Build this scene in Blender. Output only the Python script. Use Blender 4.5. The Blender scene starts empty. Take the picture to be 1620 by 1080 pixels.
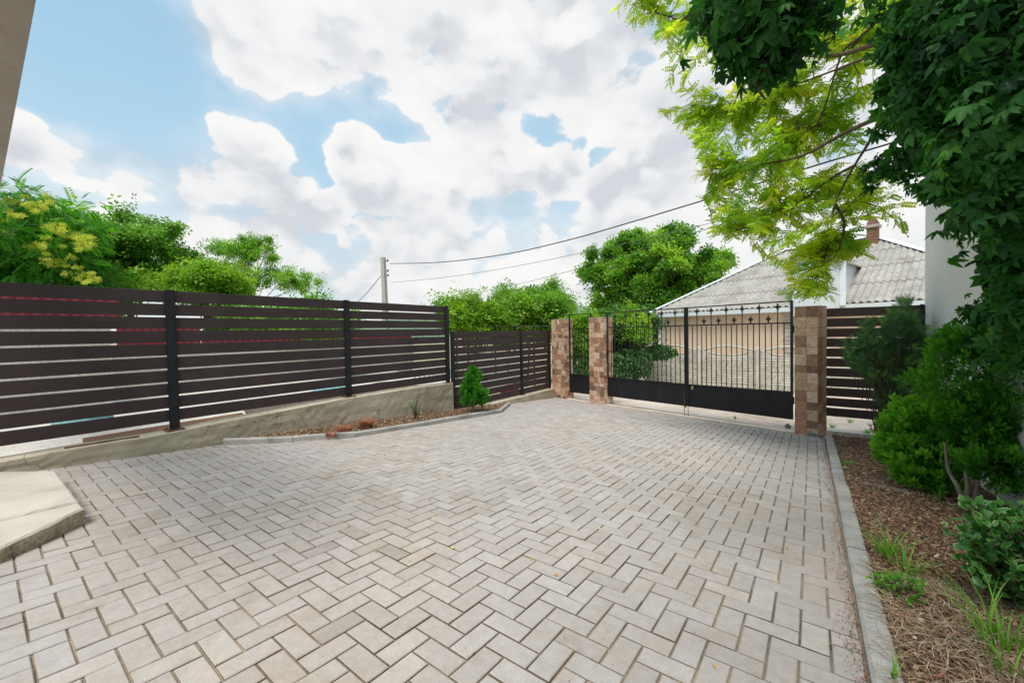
import bpy, math, random
import numpy as np
from math import radians, sin, cos, pi
from mathutils import Matrix, Vector
random.seed(7); RNG = np.random.default_rng(11)
scene = bpy.context.scene
col = scene.collection
R3 = np.array([[0.801745770894495, -0.00031334968, -0.5976651409], [0.5973943457795, -0.02968376134, 0.80139807208], [-0.01799206723709967, -0.99955929095, -0.0236116367941]])
HC, GX, GY, FPX = 1.1593108, 0.0059733057, -0.067992665, 635.0
# ---------------------------------------------------------------- camera
cam_d = bpy.data.cameras.new('camera'); cam = bpy.data.objects.new('camera', cam_d); col.objects.link(cam)
scene.camera = cam
cam_d.sensor_width = 36; cam_d.lens = FPX / 1620 * 36; cam_d.clip_start = 0.05; cam_d.clip_end = 3000
rx_, up_, bk_ = R3 @ [1, 0, 0], R3 @ [0, -1, 0], -(R3 @ [0, 0, 1])
cam.matrix_world = Matrix(((rx_[0], up_[0], bk_[0], 0), (rx_[1], up_[1], bk_[1], 0), (rx_[2], up_[2], bk_[2], HC), (0, 0, 0, 1)))
scene.view_settings.view_transform = 'Standard'; scene.view_settings.look = 'None'
scene.view_settings.exposure = 0.55; scene.view_settings.gamma = 1.0
try: scene.view_settings.use_curve_mapping = False
except Exception: pass
scene.render.engine = 'CYCLES'
SUN_EL, SUN_AZ = 63.0, 166.0      # azimuth from +y towards +x

def ray(u, v):
    return R3 @ np.array([(u - 810) / FPX, (v - 540) / FPX, 1.0])
def gz(x, y): return GX * x + GY * y
def at(u, v, A, B):
    r = ray(u, v); A = np.array(A[:2], float); B = np.array(B[:2], float); nn = np.array([-(B - A)[1], (B - A)[0]])
    t = (nn @ A) / (nn @ r[:2]); return np.array([0, 0, HC]) + t * r
def gnd(u, v, dz=0):
    r = ray(u, v); t = (HC - dz) / (GX * r[0] + GY * r[1] - r[2]); return np.array([0, 0, HC]) + t * r
def pz(u, v, Z): return np.array([0, 0, HC]) + ray(u, v) * Z

# ---------------------------------------------------------------- world (sky with clouds) and sun
def build_world():
    w = bpy.data.worlds.new('World'); scene.world = w; w.use_nodes = True
    nt = w.node_tree; N = nt.nodes; L = nt.links
    for n in list(N): N.remove(n)
    out = N.new('ShaderNodeOutputWorld'); bg = N.new('ShaderNodeBackground'); bg.inputs['Strength'].default_value = 0.1
    L.new(bg.outputs[0], out.inputs[0])
    sky = N.new('ShaderNodeTexSky'); sky.sky_type = 'NISHITA'; sky.sun_disc = False
    sky.sun_elevation = radians(SUN_EL); sky.sun_rotation = radians(SUN_AZ)
    tc = N.new('ShaderNodeTexCoord'); D = tc.outputs['Generated']
    def m(op, a, b=None, c=None):
        n = N.new('ShaderNodeMath'); n.operation = op
        for i, x in enumerate((a, b, c)):
            if x is None: continue
            if isinstance(x, (int, float)): n.inputs[i].default_value = x
            else: L.new(x, n.inputs[i])
        return n.outputs[0]
    def mr(v, a, b, c=0., e=1., sm='SMOOTHSTEP'):
        n = N.new('ShaderNodeMapRange'); n.interpolation_type = sm; L.new(v, n.inputs['Value'])
        n.inputs['From Min'].default_value = a; n.inputs['From Max'].default_value = b; n.inputs['To Min'].default_value = c; n.inputs['To Max'].default_value = e
        return n.outputs[0]
    # rounded billows: noise pushed around by a second noise, minus cell distance (cauliflower edges)
    wn = N.new('ShaderNodeTexNoise'); L.new(D, wn.inputs['Vector']); wn.inputs['Scale'].default_value = 7; wn.inputs['Detail'].default_value = 5; wn.inputs['Roughness'].default_value = .6
    wv = N.new('ShaderNodeVectorMath'); wv.operation = 'MULTIPLY_ADD'; L.new(wn.outputs['Color'], wv.inputs[0]); wv.inputs[1].default_value = (.07, .07, .07); L.new(D, wv.inputs[2])
    def nz(offz, full):
        mp = N.new('ShaderNodeMapping'); L.new(wv.outputs[0], mp.inputs['Vector'])
        mp.inputs['Location'].default_value = (3.1, 1.7, 0.4 + offz * 1.6); mp.inputs['Scale'].default_value = (1, 1, 1.6)
        n1 = N.new('ShaderNodeTexNoise'); L.new(mp.outputs[0], n1.inputs['Vector'])
        n1.inputs['Scale'].default_value = 3.4; n1.inputs['Detail'].default_value = 8 if full else 3; n1.inputs['Roughness'].default_value = 0.58
        s = n1.outputs['Fac']
        n2 = N.new('ShaderNodeTexVoronoi'); n2.feature = 'F1'; L.new(mp.outputs[0], n2.inputs['Vector']); n2.inputs['Scale'].default_value = 8
        s = m('MULTIPLY_ADD', n2.outputs['Distance'], -0.20, s)
        n3 = N.new('ShaderNodeTexVoronoi'); n3.feature = 'F1'; L.new(mp.outputs[0], n3.inputs['Vector']); n3.inputs['Scale'].default_value = 19
        return m('MULTIPLY_ADD', n3.outputs['Distance'], -0.11, s)
    # broad lie of the cloud banks: directions of their centres, spread and weight
    BANKS = [(560, 30, 150, .20), (720, 20, 170, .22), (900, 60, 170, .22), (390, 80, 95, .24), (330, 55, 40, .2), (650, 120, 100, .20), (480, 115, 60, .2), (1080, 40, 220, .2), (800, 130, 80, .18),
             (385, 232, 62, .26), (320, 275, 90, .24), (430, 300, 70, .22), (215, 275, 75, .30), (120, 255, 65, .30), (40, 225, 60, .32), (490, 345, 50, .2), (400, 335, 60, .16), (175, 216, 16, .2),
             (300, 385, 90, .28), (420, 395, 80, .28), (210, 365, 70, .24), (500, 420, 50, .2),
             (745, 200, 62, .26), (690, 250, 60, .22), (790, 265, 80, .26), (565, 245, 50, .26), (615, 290, 60, .24), (690, 320, 80, .24), (885, 275, 52, .26), (965, 300, 50, .24), (1060, 265, 100, .22), (740, 385, 80, .24), (640, 370, 45, .22), (850, 375, 80, .2),
             (600, 435, 90, .25), (980, 400, 140, .18), (1350, 200, 420, .18), (930, 160, 50, .14), (1000, 160, 80, .18), (1100, 380, 140, .18), (800, 450, 150, .22)]
    HOLES = [(150, 110, 190, -.14), (60, 120, 90, -.06), (235, 180, 80, -.14), (500, 200, 60, -.16), (490, 275, 40, -.16), (590, 185, 60, -.14), (548, 390, 45, -.16), (395, 172, 45, -.12),
             (860, 215, 45, -.12), (950, 240, 45, -.12), (905, 340, 40, -.10), (250, 335, 40, -.12), (90, 335, 60, -.14), (640, 190, 40, -.06), (830, 330, 30, -.05)]
    bank = hole = None
    for (u, v, rad, wt) in BANKS + HOLES:
        d = ray(u, v); d = d / np.linalg.norm(d)
        # blob half-angle shrinks off-axis the way the lens stretches it
        sc = 1 / (1 + ((u - 810) ** 2 + (v - 540) ** 2) / FPX ** 2) ** .75
        dp = N.new('ShaderNodeVectorMath'); dp.operation = 'DOT_PRODUCT'; L.new(D, dp.inputs[0]); dp.inputs[1].default_value = tuple(d)
        o = mr(dp.outputs['Value'], cos(rad * 1.35 * sc / FPX), 1.0, 0, wt)
        if wt > 0: bank = o if bank is None else m('MAXIMUM', bank, o)
        else: hole = o if hole is None else m('ADD', hole, o)
    bank = m('ADD', bank, hole)
    full = nz(0.0, True); d0 = m('ADD', full, bank)
    T0 = 0.365
    cov = mr(d0, T0, T0 + .07)
    vn = N.new('ShaderNodeTexNoise'); L.new(D, vn.inputs['Vector']); vn.inputs['Scale'].default_value = 2.2; vn.inputs['Detail'].default_value = 4
    veil = m('MULTIPLY', mr(m('ADD', vn.outputs['Fac'], m('MULTIPLY', bank, .6)), 0.33, 0.72, 0.06, 0.66), mr(d0, .18, .46, .45, 1))
    covm = m('MAXIMUM', cov, veil)
    # relief: brighter where the cloud thins out upwards, greyer below thick cloud
    rel = m('SUBTRACT', full, nz(0.05, False)); rel2 = m('SUBTRACT', full, nz(0.14, False))
    tone = m('MULTIPLY_ADD', rel, 2.2, m('MULTIPLY_ADD', rel2, 1.8, 0.80)); tone = m('MULTIPLY_ADD', mr(d0, T0 + .07, T0 + .25), -0.42, tone)
    ramp = N.new('ShaderNodeValToRGB'); L.new(tone, ramp.inputs[0])
    e = ramp.color_ramp.elements; e[0].position = 0.1; e[0].color = (4.55, 4.75, 5.05, 1); e[1].position = 1; e[1].color = (6.5, 6.47, 6.4, 1)
    x = e.new(.5); x.color = (5.95, 6.0, 6.08, 1)
    # sky brightened towards pale blue, paler near the horizon
    sp = N.new('ShaderNodeSeparateXYZ'); L.new(D, sp.inputs[0])
    pale = N.new('ShaderNodeValToRGB'); L.new(mr(sp.outputs[2], 0.0, .75), pale.inputs[0]); q = pale.color_ramp.elements
    q[0].color = (5.0, 5.8, 6.2, 1); q[1].color = (2.3, 4.35, 6.1, 1); x = q.new(.45); x.color = (3.3, 5.1, 6.25, 1)
    mul = N.new('ShaderNodeMix'); mul.data_type = 'RGBA'; mul.inputs[0].default_value = 0.8
    L.new(sky.outputs[0], mul.inputs[6]); L.new(pale.outputs[0], mul.inputs[7])
    mix = N.new('ShaderNodeMix'); mix.data_type = 'RGBA'; L.new(covm, mix.inputs[0]); L.new(mul.outputs[2], mix.inputs[6]); L.new(ramp.outputs[0], mix.inputs[7])
    L.new(mix.outputs[2], bg.inputs['Color'])
build_world()
sd = bpy.data.lights.new('sun', 'SUN'); sd.energy = 2.6; sd.angle = radians(25); sd.color = (1.0, .95, .87)
so = bpy.data.objects.new('sun', sd); col.objects.link(so)
el, az = radians(SUN_EL), radians(SUN_AZ)
sdir = Vector((sin(az) * cos(el), cos(az) * cos(el), sin(el)))
so.rotation_euler = sdir.to_track_quat('Z', 'Y').to_euler(); so.location = (0, 0, 30)

# ---------------------------------------------------------------- materials
def new_mat(name):
    m = bpy.data.materials.new(name); m.use_nodes = True
    return m, m.node_tree.nodes, m.node_tree.links, m.node_tree.nodes['Principled BSDF']
def ramp(N, L, src, stops):
    r = N.new('ShaderNodeValToRGB'); L.new(src, r.inputs[0]); e = r.color_ramp.elements
    e[0].position, e[0].color = stops[0][0], (*stops[0][1], 1); e[1].position, e[1].color = stops[-1][0], (*stops[-1][1], 1)
    for p, c in stops[1:-1]: x = e.new(p); x.color = (*c, 1)
    return r.outputs[0]
def noise(N, L, scale, detail=5, rough=.6, coord='Object', stretch=None, dist=0):
    tc = N.new('ShaderNodeTexCoord'); src = tc.outputs[coord]
    if coord == 'World':
        pass
    if stretch:
        mp = N.new('ShaderNodeMapping'); mp.inputs['Scale'].default_value = stretch; L.new(src, mp.inputs[0]); src = mp.outputs[0]
    n = N.new('ShaderNodeTexNoise'); n.inputs['Scale'].default_value = scale; n.inputs['Detail'].default_value = detail
    n.inputs['Roughness'].default_value = rough; n.inputs['Distortion'].default_value = dist
    L.new(src, n.inputs['Vector']); return n.outputs['Fac']
def wnoise(N, L, scale, detail=5, rough=.6, dist=0, stretch=None):
    g = N.new('ShaderNodeNewGeometry'); src = g.outputs['Position']
    if stretch:
        mp = N.new('ShaderNodeMapping'); mp.inputs['Scale'].default_value = stretch; L.new(src, mp.inputs[0]); src = mp.outputs[0]
    n = N.new('ShaderNodeTexNoise'); n.inputs['Scale'].default_value = scale; n.inputs['Detail'].default_value = detail
    n.inputs['Roughness'].default_value = rough; n.inputs['Distortion'].default_value = dist
    L.new(src, n.inputs['Vector']); return n.outputs['Fac']
def mixc(N, L, fac, a, b, mode='MIX'):
    x = N.new('ShaderNodeMix'); x.data_type = 'RGBA'; x.blend_type = mode
    for i, v in ((0, fac), (6, a), (7, b)):
        if isinstance(v, (int, float)): x.inputs[i].default_value = v
        elif isinstance(v, tuple): x.inputs[i].default_value = (*v, 1)
        else: L.new(v, x.inputs[i])
    return x.outputs[2]
def bump(N, L, P, h, strength=.3, dist=.01):
    b = N.new('ShaderNodeBump'); b.inputs['Strength'].default_value = strength; b.inputs['Distance'].default_value = dist
    L.new(h, b.inputs['Height']); L.new(b.outputs[0], P.inputs['Normal'])
def surf(name, stops, scale=3, rough=.85, fine=120, fineamt=.25, bumpst=.3, bumpd=.005, spec=.3, metal=0, stretch=None, tint=0.0, bscale=None):
    """world-space mottled material: big blotches, fine speckle, optional per-face tint attribute"""
    m, N, L, P = new_mat(name)
    c = ramp(N, L, wnoise(N, L, scale, 6, .65, .3, stretch), stops)
    f = wnoise(N, L, fine, 3, .7)
    c = mixc(N, L, fineamt, c, ramp(N, L, f, [(.3, (.25, .25, .25)), (.7, (.8, .8, .8))]), 'OVERLAY')
    if tint:
        a = N.new('ShaderNodeAttribute'); a.attribute_name = 'tint'
        c = mixc(N, L, 1.0, c, ramp(N, L, a.outputs['Fac'], [(0, (1 - tint,) * 3), (.5, (1 - tint * .35, 1 - tint * .4, 1 - tint * .5)), (1, (1, 1, 1))]), 'MULTIPLY')
    L.new(c, P.inputs['Base Color']); P.inputs['Roughness'].default_value = rough; P.inputs['Metallic'].default_value = metal
    P.inputs['Specular IOR Level'].default_value = spec
    if bumpst: bump(N, L, P, wnoise(N, L, bscale or fine * .6, 4, .7), bumpst, bumpd)
    return m
def leafmat(name, stops, trans=.45, rough=.45, spec=.4, tcol=None):
    m, N, L, P = new_mat(name)
    a = N.new('ShaderNodeAttribute'); a.attribute_name = 'tint'
    c = ramp(N, L, a.outputs['Fac'], stops)
    L.new(c, P.inputs['Base Color']); P.inputs['Roughness'].default_value = rough; P.inputs['Specular IOR Level'].default_value = spec
    t = N.new('ShaderNodeBsdfTranslucent')
    k = tcol or (1.35, 1.5, .7)
    L.new(mixc(N, L, 1.0, c, k, 'MULTIPLY'), t.inputs['Color'])
    mx = N.new('ShaderNodeMixShader'); mx.inputs[0].default_value = trans
    L.new(P.outputs[0], mx.inputs[1]); L.new(t.outputs[0], mx.inputs[2])
    L.new(mx.outputs[0], N['Material Output'].inputs['Surface'])
    return m
M = {}
def paver_material(name):
    m, N, L, P = new_mat(name)
    big = ramp(N, L, wnoise(N, L, .55, 4, .55, .4), [(.3, (.372, .356, .350)), (.5, (.395, .366, .345)), (.72, (.405, .350, .305))])
    stain = wnoise(N, L, 2.3, 7, .7, .6)
    c = mixc(N, L, ramp(N, L, stain, [(.50, (0, 0, 0)), (.74, (.62, .62, .62))]), big, (.30, .245, .185))
    f = wnoise(N, L, 230, 3, .8)
    c = mixc(N, L, .35, c, ramp(N, L, f, [(.25, (.22, .22, .22)), (.75, (.82, .82, .82))]), 'OVERLAY')
    mid = wnoise(N, L, 22, 5, .7)
    c = mixc(N, L, .35, c, ramp(N, L, mid, [(.3, (.36, .36, .36)), (.7, (.64, .64, .64))]), 'OVERLAY')
    pit = wnoise(N, L, 75, 2, .9)
    c = mixc(N, L, ramp(N, L, pit, [(.66, (0, 0, 0)), (.72, (.55, .55, .55))]), c, (.16, .14, .12))
    a = N.new('ShaderNodeAttribute'); a.attribute_name = 'tint'
    c = mixc(N, L, 1.0, c, ramp(N, L, a.outputs['Fac'], [(0, (.84, .82, .79)), (.25, (.95, .94, .92)), (.5, (.97, .955, .93)), (.8, (1.03, 1.03, 1.03)), (1, (1.1, 1.09, 1.06))]), 'MULTIPLY')
    L.new(c, P.inputs['Base Color']); P.inputs['Roughness'].default_value = .86; P.inputs['Specular IOR Level'].default_value = .3
    bump(N, L, P, f, .35, .002)
    return m
M['paver'] = paver_material('concrete_paver')
M['joint'] = surf('joint_sand', [(.32, (.13, .10, .075)), (.5, (.26, .205, .15)), (.7, (.42, .34, .25))], 2.6, fine=160, fineamt=.6, bumpst=.8)
M['kerb'] = surf('kerb_concrete', [(.3, (.26, .26, .24)), (.5, (.38, .37, .345)), (.7, (.45, .44, .41))], 5, fine=150, fineamt=.5, bumpst=.5, tint=.12)
def wall_material():
    m, N, L, P = new_mat('old_rendered_concrete')
    big = ramp(N, L, wnoise(N, L, 1.1, 6, .62, .5), [(.3, (.34, .29, .21)), (.5, (.47, .405, .30)), (.68, (.55, .49, .385))])
    st = wnoise(N, L, 4.2, 8, .75, 1.2)
    c = mixc(N, L, ramp(N, L, st, [(.55, (0, 0, 0)), (.68, (.75, .75, .75))]), big, (.22, .20, .165))
    dr = wnoise(N, L, 6, 5, .6, .2, (1, 1, .12))
    c = mixc(N, L, ramp(N, L, dr, [(.6, (0, 0, 0)), (.75, (.35, .35, .35))]), c, (.30, .18, .11))
    g = N.new('ShaderNodeNewGeometry'); v = N.new('ShaderNodeTexVoronoi'); v.feature = 'DISTANCE_TO_EDGE'; v.inputs['Scale'].default_value = .62
    ns = N.new('ShaderNodeTexNoise'); ns.inputs['Scale'].default_value = 5; ns.inputs['Detail'].default_value = 4; L.new(g.outputs['Position'], ns.inputs['Vector'])
    va = N.new('ShaderNodeVectorMath'); va.operation = 'MULTIPLY_ADD'; L.new(ns.outputs['Color'], va.inputs[0]); va.inputs[1].default_value = (.5, .5, .5); L.new(g.outputs['Position'], va.inputs[2])
    L.new(va.outputs[0], v.inputs['Vector'])
    cr = N.new('ShaderNodeMapRange'); L.new(v.outputs['Distance'], cr.inputs[0]); cr.inputs[1].default_value = .002; cr.inputs[2].default_value = .006; cr.inputs[3].default_value = .55; cr.inputs[4].default_value = 0
    c = mixc(N, L, cr.outputs[0], c, (.09, .075, .055))
    L.new(c, P.inputs['Base Color']); P.inputs['Roughness'].default_value = .92; P.inputs['Specular IOR Level'].default_value = .2
    bump(N, L, P, st, .6, .02)
    return m
M['wall'] = wall_material()
M['slab'] = surf('step_concrete', [(.3, (.38, .33, .265)), (.5, (.50, .455, .385)), (.7, (.56, .53, .47))], 2.2, fine=200, fineamt=.35, bumpst=.4)
M['slabside'] = surf('broken_concrete', [(.3, (.20, .155, .105)), (.5, (.36, .29, .20)), (.7, (.46, .39, .29))], 9, fine=60, fineamt=.7, bumpst=1, bumpd=.02)
M['board'] = surf('brown_composite_board', [(.3, (.044, .030, .029)), (.55, (.053, .037, .036)), (.75, (.068, .049, .046))], 2.2, rough=.62, fine=260, fineamt=.35, bumpst=.25, bumpd=.001, spec=.3)
M['post'] = surf('black_painted_steel', [(.3, (.008, .008, .011)), (.7, (.018, .018, .023))], 6, rough=.5, fine=200, fineamt=.2, bumpst=.15, bumpd=.001, spec=.4)
M['iron'] = surf('black_gate_paint', [(.3, (.007, .008, .010)), (.6, (.013, .013, .016)), (.8, (.026, .025, .026))], 3, rough=.5, fine=90, fineamt=.3, bumpst=.2, bumpd=.002, spec=.35, stretch=(1, 1, .3))
M['rust'] = surf('rusty_steel', [(.3, (.10, .045, .03)), (.7, (.2, .09, .06))], 20, fine=200, fineamt=.4)
M['grout'] = surf('tile_grout', [(.3, (.36, .29, .24)), (.7, (.52, .44, .37))], 12, fine=150, fineamt=.3)
def tile_mat(name, a, b, c): return surf(name, [(.3, a), (.5, b), (.7, c)], 16, rough=.75, fine=90, fineamt=.5, bumpst=1, bumpd=.011, spec=.25, bscale=38)
M['tiles'] = [tile_mat('tan_stone_tile', (.40, .24, .15), (.52, .34, .225), (.62, .45, .32)),
              tile_mat('pale_stone_tile', (.46, .31, .21), (.60, .43, .31), (.68, .53, .40)),
              tile_mat('reddish_stone_tile', (.30, .13, .075), (.45, .22, .135), (.55, .31, .20)),
              tile_mat('brown_stone_tile', (.21, .11, .065), (.31, .18, .11), (.42, .26, .17)),
              tile_mat('dark_stone_tile', (.11, .065, .042), (.19, .115, .08), (.29, .18, .13))]
M['threshold'] = surf('threshold_concrete', [(.3, (.42, .33, .26)), (.5, (.56, .46, .38)), (.7, (.62, .55, .48))], 4, fine=60, fineamt=.5, bumpst=.7, bumpd=.01)
M['road'] = surf('worn_pale_road', [(.3, (.34, .27, .21)), (.48, (.52, .43, .36)), (.7, (.62, .55, .48))], 1.1, fine=30, fineamt=.6, bumpst=.8, bumpd=.02)
M['earth'] = surf('dry_earth', [(.3, (.22, .18, .12)), (.5, (.36, .31, .22)), (.7, (.14, .20, .06))], .12, fine=8, fineamt=.5)
M['yard'] = surf('neighbour_pale_paving', [(.3, (.42, .38, .33)), (.55, (.54, .50, .45)), (.75, (.60, .58, .55))], .9, fine=25, fineamt=.5, bumpst=.5)
M['soil'] = surf('mulched_soil', [(.3, (.06, .035, .022)), (.5, (.14, .085, .05)), (.7, (.24, .155, .09))], 14, fine=120, fineamt=.7, bumpst=1, bumpd=.02)
M['bark'] = surf('bark', [(.3, (.05, .035, .025)), (.7, (.14, .095, .065))], 20, fine=150, fineamt=.5, bumpst=.8)
M['palebark'] = surf('pale_bark', [(.3, (.16, .12, .09)), (.7, (.3, .24, .18))], 20, fine=150, fineamt=.5, bumpst=.8)
M['white_wall'] = surf('white_stucco', [(.3, (.70, .70, .67)), (.7, (.78, .78, .75))], 1.2, fine=160, fineamt=.25, bumpst=.6, bumpd=.004)
M['soffit'] = surf('grey_stucco_soffit', [(.3, (.36, .32, .275)), (.7, (.46, .42, .37))], 1.5, fine=160, fineamt=.45, bumpst=.8, bumpd=.005)
M['peach'] = surf('peach_siding', [(.3, (.72, .53, .38)), (.7, (.78, .60, .45))], 1, fine=40, fineamt=.1, bumpst=0)
M['siding'] = surf('pale_blue_siding', [(.3, (.55, .60, .62)), (.7, (.64, .68, .69))], 1.5, fine=40, fineamt=.1, bumpst=0)
M['trim'] = surf('white_metal_trim', [(.3, (.60, .68, .70)), (.7, (.72, .78, .79))], 3, fine=40, fineamt=.1, bumpst=0, rough=.45)
M['slate'] = surf('asbestos_cement_sheet', [(.3, (.25, .235, .215)), (.48, (.35, .335, .305)), (.7, (.44, .42, .385))], 1.3, fine=9, fineamt=.38, bumpst=.3, stretch=(1, 1, .5), tint=.12)
M['precast'] = surf('precast_grey_concrete', [(.3, (.42, .38, .32)), (.5, (.55, .51, .45)), (.7, (.63, .60, .54))], 2, fine=30, fineamt=.4, bumpst=.6, bumpd=.01, tint=.15)
M['chimney'] = surf('red_chimney_brick', [(.3, (.17, .08, .06)), (.7, (.28, .15, .11))], 5, fine=30, fineamt=.4)
M['mortar'] = surf('mortar', [(.3, (.35, .3, .27)), (.7, (.45, .4, .36))], 8)
M['polec'] = surf('pole_concrete', [(.3, (.36, .35, .31)), (.7, (.46, .45, .41))], 2, fine=40, fineamt=.3)
M['cable'] = surf('black_cable', [(.3, (.015, .015, .018)), (.7, (.03, .03, .035))], 5, bumpst=0)
M['thincable'] = surf('grey_cable', [(.3, (.10, .10, .11)), (.7, (.14, .14, .15))], 5, bumpst=0)
M['red'] = surf('dark_red_sheet_metal', [(.3, (.17, .018, .03)), (.7, (.26, .03, .045))], 2, rough=.5, fine=60, fineamt=.2, bumpst=0)
M['brass'] = surf('brass', [(.3, (.42, .30, .12)), (.7, (.55, .42, .2))], 30, rough=.4, metal=.7)
M['wood'] = surf('weathered_brown_plank', [(.3, (.10, .055, .03)), (.5, (.18, .10, .055)), (.7, (.27, .16, .09))], 6, fine=60, fineamt=.5, bumpst=.8, stretch=(1, .1, 1))
M['greywood'] = surf('grey_old_timber', [(.3, (.11, .085, .07)), (.7, (.24, .19, .155))], 14, fine=60, fineamt=.5, bumpst=.8)
M['stone'] = surf('grey_block', [(.3, (.16, .16, .155)), (.7, (.30, .29, .275))], 12, fine=90, fineamt=.5, bumpst=.6)
M['gravel'] = surf('pale_gravel', [(.3, (.30, .25, .19)), (.7, (.55, .48, .40))], 30, fine=90, fineamt=.6, bumpst=.6, tint=.4)
M['teal'] = surf('teal_tarp', [(.3, (.12, .34, .36)), (.7, (.28, .50, .52))], 5, fine=40, fineamt=.2)
M['whitepaint'] = surf('white_paint', [(.3, (.66, .66, .65)), (.7, (.78, .78, .77))], 5, fine=40, fineamt=.1)
M['hill'] = surf('wooded_hill', [(.3, (.085, .15, .11)), (.5, (.13, .21, .13)), (.7, (.19, .25, .16))], .03, fine=.25, fineamt=.6, bumpst=0)  # woodland green greyed: distance haze is put into the colour, no air built
def straw_mat(name, stops, tr=.15): return leafmat(name, stops, tr, .7, .2, (1.2, 1.1, .9))
M['mulch'] = straw_mat('bark_and_dry_leaf_mulch', [(0, (.07, .035, .022)), (.3, (.18, .10, .06)), (.55, (.33, .20, .125)), (.8, (.47, .33, .21)), (1, (.62, .50, .34))])
M['straw'] = straw_mat('dry_straw', [(0, (.18, .10, .06)), (.35, (.34, .22, .13)), (.7, (.52, .40, .27)), (1, (.66, .57, .42))])
M['redneedle'] = straw_mat('dead_red_needles', [(0, (.16, .06, .04)), (.5, (.34, .13, .075)), (1, (.48, .22, .12))])
M['yellowleaf'] = straw_mat('fallen_yellow_leaf', [(0, (.42, .20, .08)), (.5, (.62, .42, .12)), (1, (.72, .62, .2))])
M['locust'] = leafmat('locust_leaf', [(0, (.12, .28, .018)), (.3, (.28, .45, .025)), (.65, (.50, .60, .035)), (.9, (.62, .64, .06)), (1, (.68, .50, .08))], .62)
M['creeper'] = leafmat('creeper_leaf', [(0, (.014, .065, .016)), (.4, (.032, .135, .026)), (.75, (.065, .23, .035)), (1, (.15, .38, .045))], .42, .5, .28)
M['thuja'] = leafmat('thuja_spray', [(0, (.015, .07, .008)), (.35, (.04, .17, .012)), (.7, (.09, .31, .018)), (1, (.22, .48, .04))], .4, .6, .2)
M['cone'] = leafmat('bright_thuja_spray', [(0, (.012, .09, .006)), (.5, (.03, .19, .01)), (1, (.10, .36, .02))], .3, .55, .3)
M['yew'] = leafmat('yew_needle', [(0, (.025, .075, .03)), (.5, (.06, .155, .06)), (.85, (.10, .24, .075)), (1, (.24, .44, .07))], .2, .5, .4)
M['euonymus'] = leafmat('variegated_leaf', [(0, (.02, .09, .015)), (.4, (.05, .20, .03)), (.68, (.10, .30, .06)), (.78, (.36, .50, .22)), (1, (.50, .60, .34))], .25, .4, .5)
M['grass'] = leafmat('grass_blade', [(0, (.05, .17, .015)), (.5, (.13, .36, .03)), (1, (.30, .50, .08))], .4, .5, .3)
M['sumac'] = leafmat('deep_green_pinnate_leaf', [(0, (.02, .11, .014)), (.5, (.07, .26, .022)), (.85, (.16, .40, .03)), (1, (.34, .52, .04))], .5)
M['blossom'] = leafmat('yellow_blossom', [(0, (.34, .48, .04)), (.5, (.58, .60, .07)), (1, (.72, .62, .12))], .3)
M['walnut'] = leafmat('mid_green_leaf', [(0, (.04, .14, .018)), (.5, (.15, .33, .035)), (.85, (.27, .46, .05)), (1, (.38, .54, .07))], .5)
M['lime'] = leafmat('yellow_green_leaf', [(0, (.09, .22, .016)), (.5, (.22, .40, .03)), (1, (.42, .54, .05))], .5)
M['ivy'] = leafmat('ivy_leaf', [(0, (.015, .06, .012)), (.5, (.04, .14, .02)), (1, (.12, .27, .04))], .3)
M['barberry'] = leafmat('dark_red_leaf', [(0, (.10, .03, .03)), (.5, (.20, .06, .05)), (1, (.32, .14, .09))], .3)

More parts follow.
